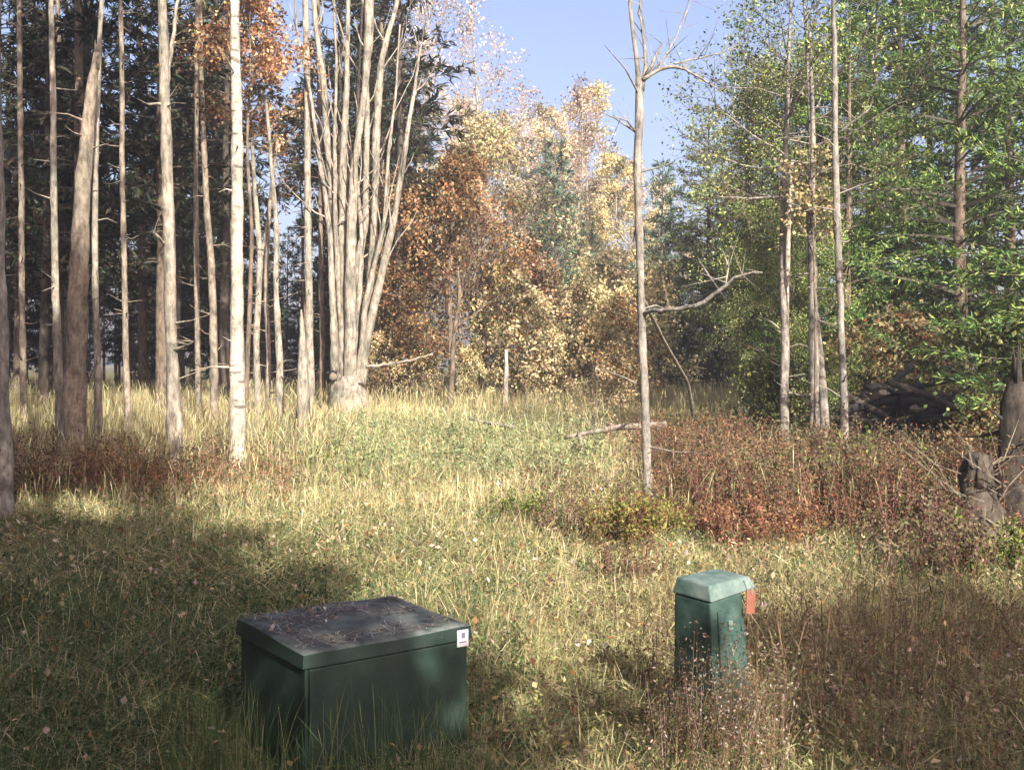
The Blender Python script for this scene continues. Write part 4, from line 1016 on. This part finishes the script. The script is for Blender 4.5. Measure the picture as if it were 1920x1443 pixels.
def blades(mb, n, d0, d1, h0, h1, w, g, K=4, lean=.55, clump=True):
    x, y, px = scatter(n, d0, d1, g=g)
    hn = fbm(x, y, 1.6, 13)
    if clump:   # draw blades together into tussocks
        ang_ = g.uniform(0, 6.28, len(x)); cs = .28
        cx, cy = np.floor(x / cs) * cs + cs * g.uniform(.3, .7), np.floor(y / cs) * cs + cs * .5
        cx = cx + .2 * (_grid[(np.floor(x / cs).astype(int)) % 64, (np.floor(y / cs).astype(int)) % 64] - .5)
        f = .45 * g.random(len(x)); x = x * (1 - f) + cx * f; y = y * (1 - f) + cy * f
    k_ = ~in_box(x, y); x, y, px, hn = x[k_], y[k_], px[k_], hn[k_]
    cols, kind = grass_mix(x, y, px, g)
    z = ground_z(x, y) - .02
    N = len(x)
    H = g.uniform(h0, h1, N) * (.3 + 1.35 * hn) * np.where(kind == 0, 1.15, 1.0)
    # the box is wrapped only in low grass at its front
    nearbox = in_box(x, y, .35); H = np.where(nearbox, np.minimum(H, .42), H)
    a = g.uniform(0, 6.28, N); wind = np.array([.25, -.1])
    dx = np.cos(a) * lean * g.random(N) + wind[0] * .3; dy = np.sin(a) * lean * g.random(N) + wind[1] * .3
    t = np.linspace(0, 1, K)[None, :]
    bend = t ** 1.8
    P = np.stack([x[:, None] + dx[:, None] * H[:, None] * bend, y[:, None] + dy[:, None] * H[:, None] * bend,
                  z[:, None] + H[:, None] * (t - .28 * t ** 2 * (np.hypot(dx, dy)[:, None] / .5))], -1)
    W = (w * g.uniform(.6, 1.3, N))[:, None] * np.array([.8, 1.0, .7, 0])[None, :K] if K == 4 else (w * g.uniform(.6, 1.3, N))[:, None] * np.array([.9, .8, 0])[None]
    ribbons(mb, P, np.broadcast_to(W, (N, K)), cols, 0, g)
gr = np.random.default_rng(20)
mb = MB()
blades(mb, 90000, 3.2, 8, .08, .30, .0048, gr, K=3, lean=1.1)
blades(mb, 105000, 7.5, 13, .08, .32, .0075, gr, K=3, lean=1.1)
blades(mb, 110000, 12, 20, .12, .38, .011, gr, K=3, lean=.9)
blades(mb, 110000, 19, 30, .15, .45, .011, gr, K=3, lean=.7)
blades(mb, 90000, 29, 44, .25, .6, .015, gr, K=3)
def thatch(n, d0, d1, L, w):
    x, y, px = scatter(n, d0, d1, g=gr); x, y, px = x, y, px
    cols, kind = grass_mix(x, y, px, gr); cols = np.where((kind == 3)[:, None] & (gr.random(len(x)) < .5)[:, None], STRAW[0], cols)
    N = len(x); a = gr.uniform(0, 6.28, N); l = L * gr.uniform(.4, 1.3, N); z = ground_z(x, y) + gr.uniform(.02, .14, N)
    dz = gr.normal(size=N) * .25 * l
    t = np.linspace(0, 1, 3)[None]
    P = np.stack([x[:, None] + (np.cos(a) * l)[:, None] * t, y[:, None] + (np.sin(a) * l)[:, None] * t, z[:, None] + dz[:, None] * t + (.35 * l)[:, None] * t * (1 - t)], -1)
    kb = ~in_box(P[:, -1, 0], P[:, -1, 1], .02) & ~in_box(P[:, 1, 0], P[:, 1, 1], .02)
    P, cols = P[kb], cols[kb]
    ribbons(mb, P, np.broadcast_to(w * np.array([.8, 1, 0])[None], (len(P), 3)), cols, 0, gr)
thatch(45000, 3.3, 9, .22, .006)
thatch(60000, 8.5, 16, .28, .010)
thatch(40000, 15, 26, .36, .015)
o = mb.build('grass', M_GRASS); o['kind'] = 'stuff'; o['label'] = 'long uneven green and straw-coloured grass covering the clearing'; o['category'] = 'grass'

# tall dry stalks with seed heads
mb = MB()
def stalks(n, d0, d1, h0, h1, w, px0=-100, px1=2020, pal=STRAW, head=True):
    x, y, px = scatter(n, d0, d1, px0, px1, g=gr)
    k_ = ~in_box(x, y, .1); x, y = x[k_], y[k_]; N = len(x)
    H = gr.uniform(h0, h1, N) * (.55 + .75 * fbm(x, y, 2.2, 31)); z = ground_z(x, y)
    a = gr.uniform(0, 6.28, N); l = gr.uniform(0, .6, N) ** 1.3 * H
    t = np.array([0, .35, .7, .9, 1.0])[None]
    P = np.stack([x[:, None] + (np.cos(a) * l)[:, None] * t ** 2, y[:, None] + (np.sin(a) * l)[:, None] * t ** 2, z[:, None] + H[:, None] * t], -1)
    W = np.broadcast_to(w * np.array([.7, .6, .5, 1.9 if head else .5, 0])[None], (N, 5)) * gr.uniform(.7, 1.3, (N, 1))
    ribbons(mb, P, W, pick(pal, N, .18, gr), 0, gr)
stalks(1600, 12, 18, .45, .95, .005, 1240, 1880, pal=list(STRAW) + list(OLIVE) + list(BRN))
stalks(700, 4.0, 5.2, .25, .6, .0035, 330, 900, pal=list(GREEN), head=False)
stalks(600, 5.5, 12, .25, .5, .003)
stalks(3500, 12, 22, .3, .7, .005)
stalks(14000, 21, 42, .4, .95, .008)
stalks(4500, 16, 26, .4, 1.0, .0065, -60, 640, pal=list(STRAW) + list(BRN))
stalks(500, 5.3, 8, .3, .7, .004, 1180, 2000, pal=BRN)
stalks(260, 4.15, 4.8, .3, .62, .0035, 360, 930, pal=list(GREEN) + list(OLIVE), head=False)
stalks(300, 4.7, 5.6, .25, .55, .0035, 300, 470, pal=list(GREEN) + list(OLIVE), head=False)
o = mb.build('seed_stalks', M_GRASS); o['kind'] = 'stuff'; o['label'] = 'dry tan seed stalks standing above the grass of the clearing'; o['category'] = 'grass'

# leafy weeds: upright stems with small leaves, low over the whole clearing
mb = MB()
def weeds(n, d0, d1, h0, h1, L, px0, px1, pal, per=12):
    x, y, px = scatter(n, d0, d1, px0, px1, g=gr)
    k_ = ~in_box(x, y, .12) | (gr.random(len(x)) < 0); x, y = x[k_], y[k_]; N = len(x)
    H = gr.uniform(h0, h1, N); z = ground_z(x, y)
    a = gr.uniform(0, 6.28, N); l = gr.uniform(0, .4, N) * H
    t = np.linspace(0, 1, 4)[None]
    P = np.stack([x[:, None] + (np.cos(a) * l)[:, None] * t, y[:, None] + (np.sin(a) * l)[:, None] * t, z[:, None] + H[:, None] * t], -1)
    ribbons(mb, P, np.broadcast_to(L * .12 * np.array([1, .9, .7, 0])[None], (N, 4)), pick(pal, N, .15, gr), 0, gr)
    tt = gr.uniform(.25, 1, (N, per))
    q = np.stack([x[:, None] + (np.cos(a) * l)[:, None] * tt, y[:, None] + (np.sin(a) * l)[:, None] * tt, z[:, None] + H[:, None] * tt], -1).reshape(-1, 3)
    q += gr.normal(size=q.shape) * L * .5
    leaves(mb, q, L, L * .45, np.repeat(pick(pal, N, .15, gr), per, axis=0) * gr.uniform(.8, 1.2, (N * per, 1)), 0, g=gr)
weeds(2200, 3.5, 9, .08, .3, .035, -100, 1000, GREEN)
weeds(2200, 3.5, 9, .08, .3, .035, 850, 2020, list(OLIVE) + list(BRN))
weeds(420, 4.7, 5.6, .3, .74, .02, 1240, 1470, list(BRN) + [(.42, .33, .27), (.14, .16, .06)])
weeds(600, 4.8, 7.6, .2, .55, .024, 1200, 2020, list(BRN) + [(.4, .3, .24)])
weeds(4200, 8, 16, .1, .36, .042, -100, 2020, list(OLIVE) + list(GREEN))
weeds(1700, 17, 27, .3, .65, .08, 480, 1150, [(.20, .25, .11), (.26, .29, .14), (.33, .34, .18)])
weeds(2600, 12, 17.5, .25, .6, .045, 1230, 1900, list(BRN) + [tuple(r) for r in RUST[:3]])
weeds(900, 14, 20, .3, .7, .06, -60, 560, list(BRN) + [tuple(r) for r in RUST[:2]] + [(.08, .12, .04)])
weeds(900, 12, 18, .15, .34, .042, 960, 1240, list(BRN) + [(.12, .14, .05)])
o = mb.build('weeds', M_GRASS); o['kind'] = 'stuff'; o['label'] = 'mixed leafy weeds and brambles growing through the clearing grass'; o['category'] = 'weeds'

# fallen leaves caught on the grass
mb = MB()
x, y, px = scatter(9000, 4, 24, g=gr)
c = np.stack([x, y, ground_z(x, y) + gr.uniform(.08, .3, len(x))], 1)
leaves(mb, c, .032 + .003 * y, .024 + .0018 * y, pick(TAN + OAK[:3] + [(.55, .47, .38)], len(x), .2, gr), 0, up=1.2, g=gr)
o = mb.build('fallen_leaves', M_GRASS); o['kind'] = 'stuff'; o['label'] = 'dry fallen leaves caught in the grass'; o['category'] = 'leaves'

# ------------------------------------------------------------------ air
import bmesh
def cube(bm):
    bmesh.ops.create_cube(bm, size=1.0)
m, nt, out = mat_new('air_haze'); pv = nd(nt, 'ShaderNodeVolumePrincipled'); pv.inputs['Density'].default_value = HAZE
pv.inputs['Color'].default_value = (.9, .93, 1, 1); pv.inputs['Anisotropy'].default_value = .2
nt.links.new(pv.outputs[0], out.inputs['Volume'])
if HAZE > 0:
    hz = bmesh_obj('haze', cube, m, None); hz['kind'] = 'stuff'; hz.location = (0, 140, 12); hz.scale = (620, 540, 28)

# ------------------------------------------------------------------ trees behind the photographer, whose shade falls on the foreground; more added to dim the sky
def caster(seed, x, y, H, base, limb, n, lb):
    ms = meshes(broadleaf(seed, H, .17, base, n, limb, dict(TG, kids=[7, 5], leaf_n=[12, 26]), G_MID, .2, .15, shape=dome), B_BROWN, M_LEAF, 'outside_tree')
    t = thing('maple_tree', lb, 'maple', (x, y, 0), 0, 'trees behind the viewpoint')
    child('trunk', ms[0], t); child('crown', ms[1], t)
caster(91, 1.7, -5.8, 11, 3.6, 2.2, 44, 'leafy tree behind the viewpoint that shades the dark green box')
caster(94, -.9, -4.6, 12, 3.0, 2.4, 44, 'leafy tree behind the viewpoint that shades the lower left grass')
caster(92, .6, -1.6, 16.5, 10.5, 2.2, 24, 'tall high-crowned tree beside the viewpoint that shades the left grass')
caster(93, 8.3, -6.9, 8.6, 4.8, 1.5, 26, 'small leafy tree behind the viewpoint that shades the lower right corner')
for i, (x, y, sc) in enumerate([(-9, -3, 1.3), (-13, 4, 1.4), (-6, -10, 1.5), (-16, 10, 1.4), (13, -14, 1.2), (16, 4, 1.1), (18, 12, 1.3), (-12, -10, 1.5), (-8, 3.5, 1.15), (-5.2, -2, 1.2), (-3, -8, 1.3)]):  # extra unseen trees added to cut sky light in the shaded areas
    t = thing('maple_tree', 'leafy tree added outside the view to dim the sky light', 'maple', (x, y, 0), i * 1.3, 'trees added outside the view', sc)
    child('trunk', big[0], t); child('crown', big[1], t)
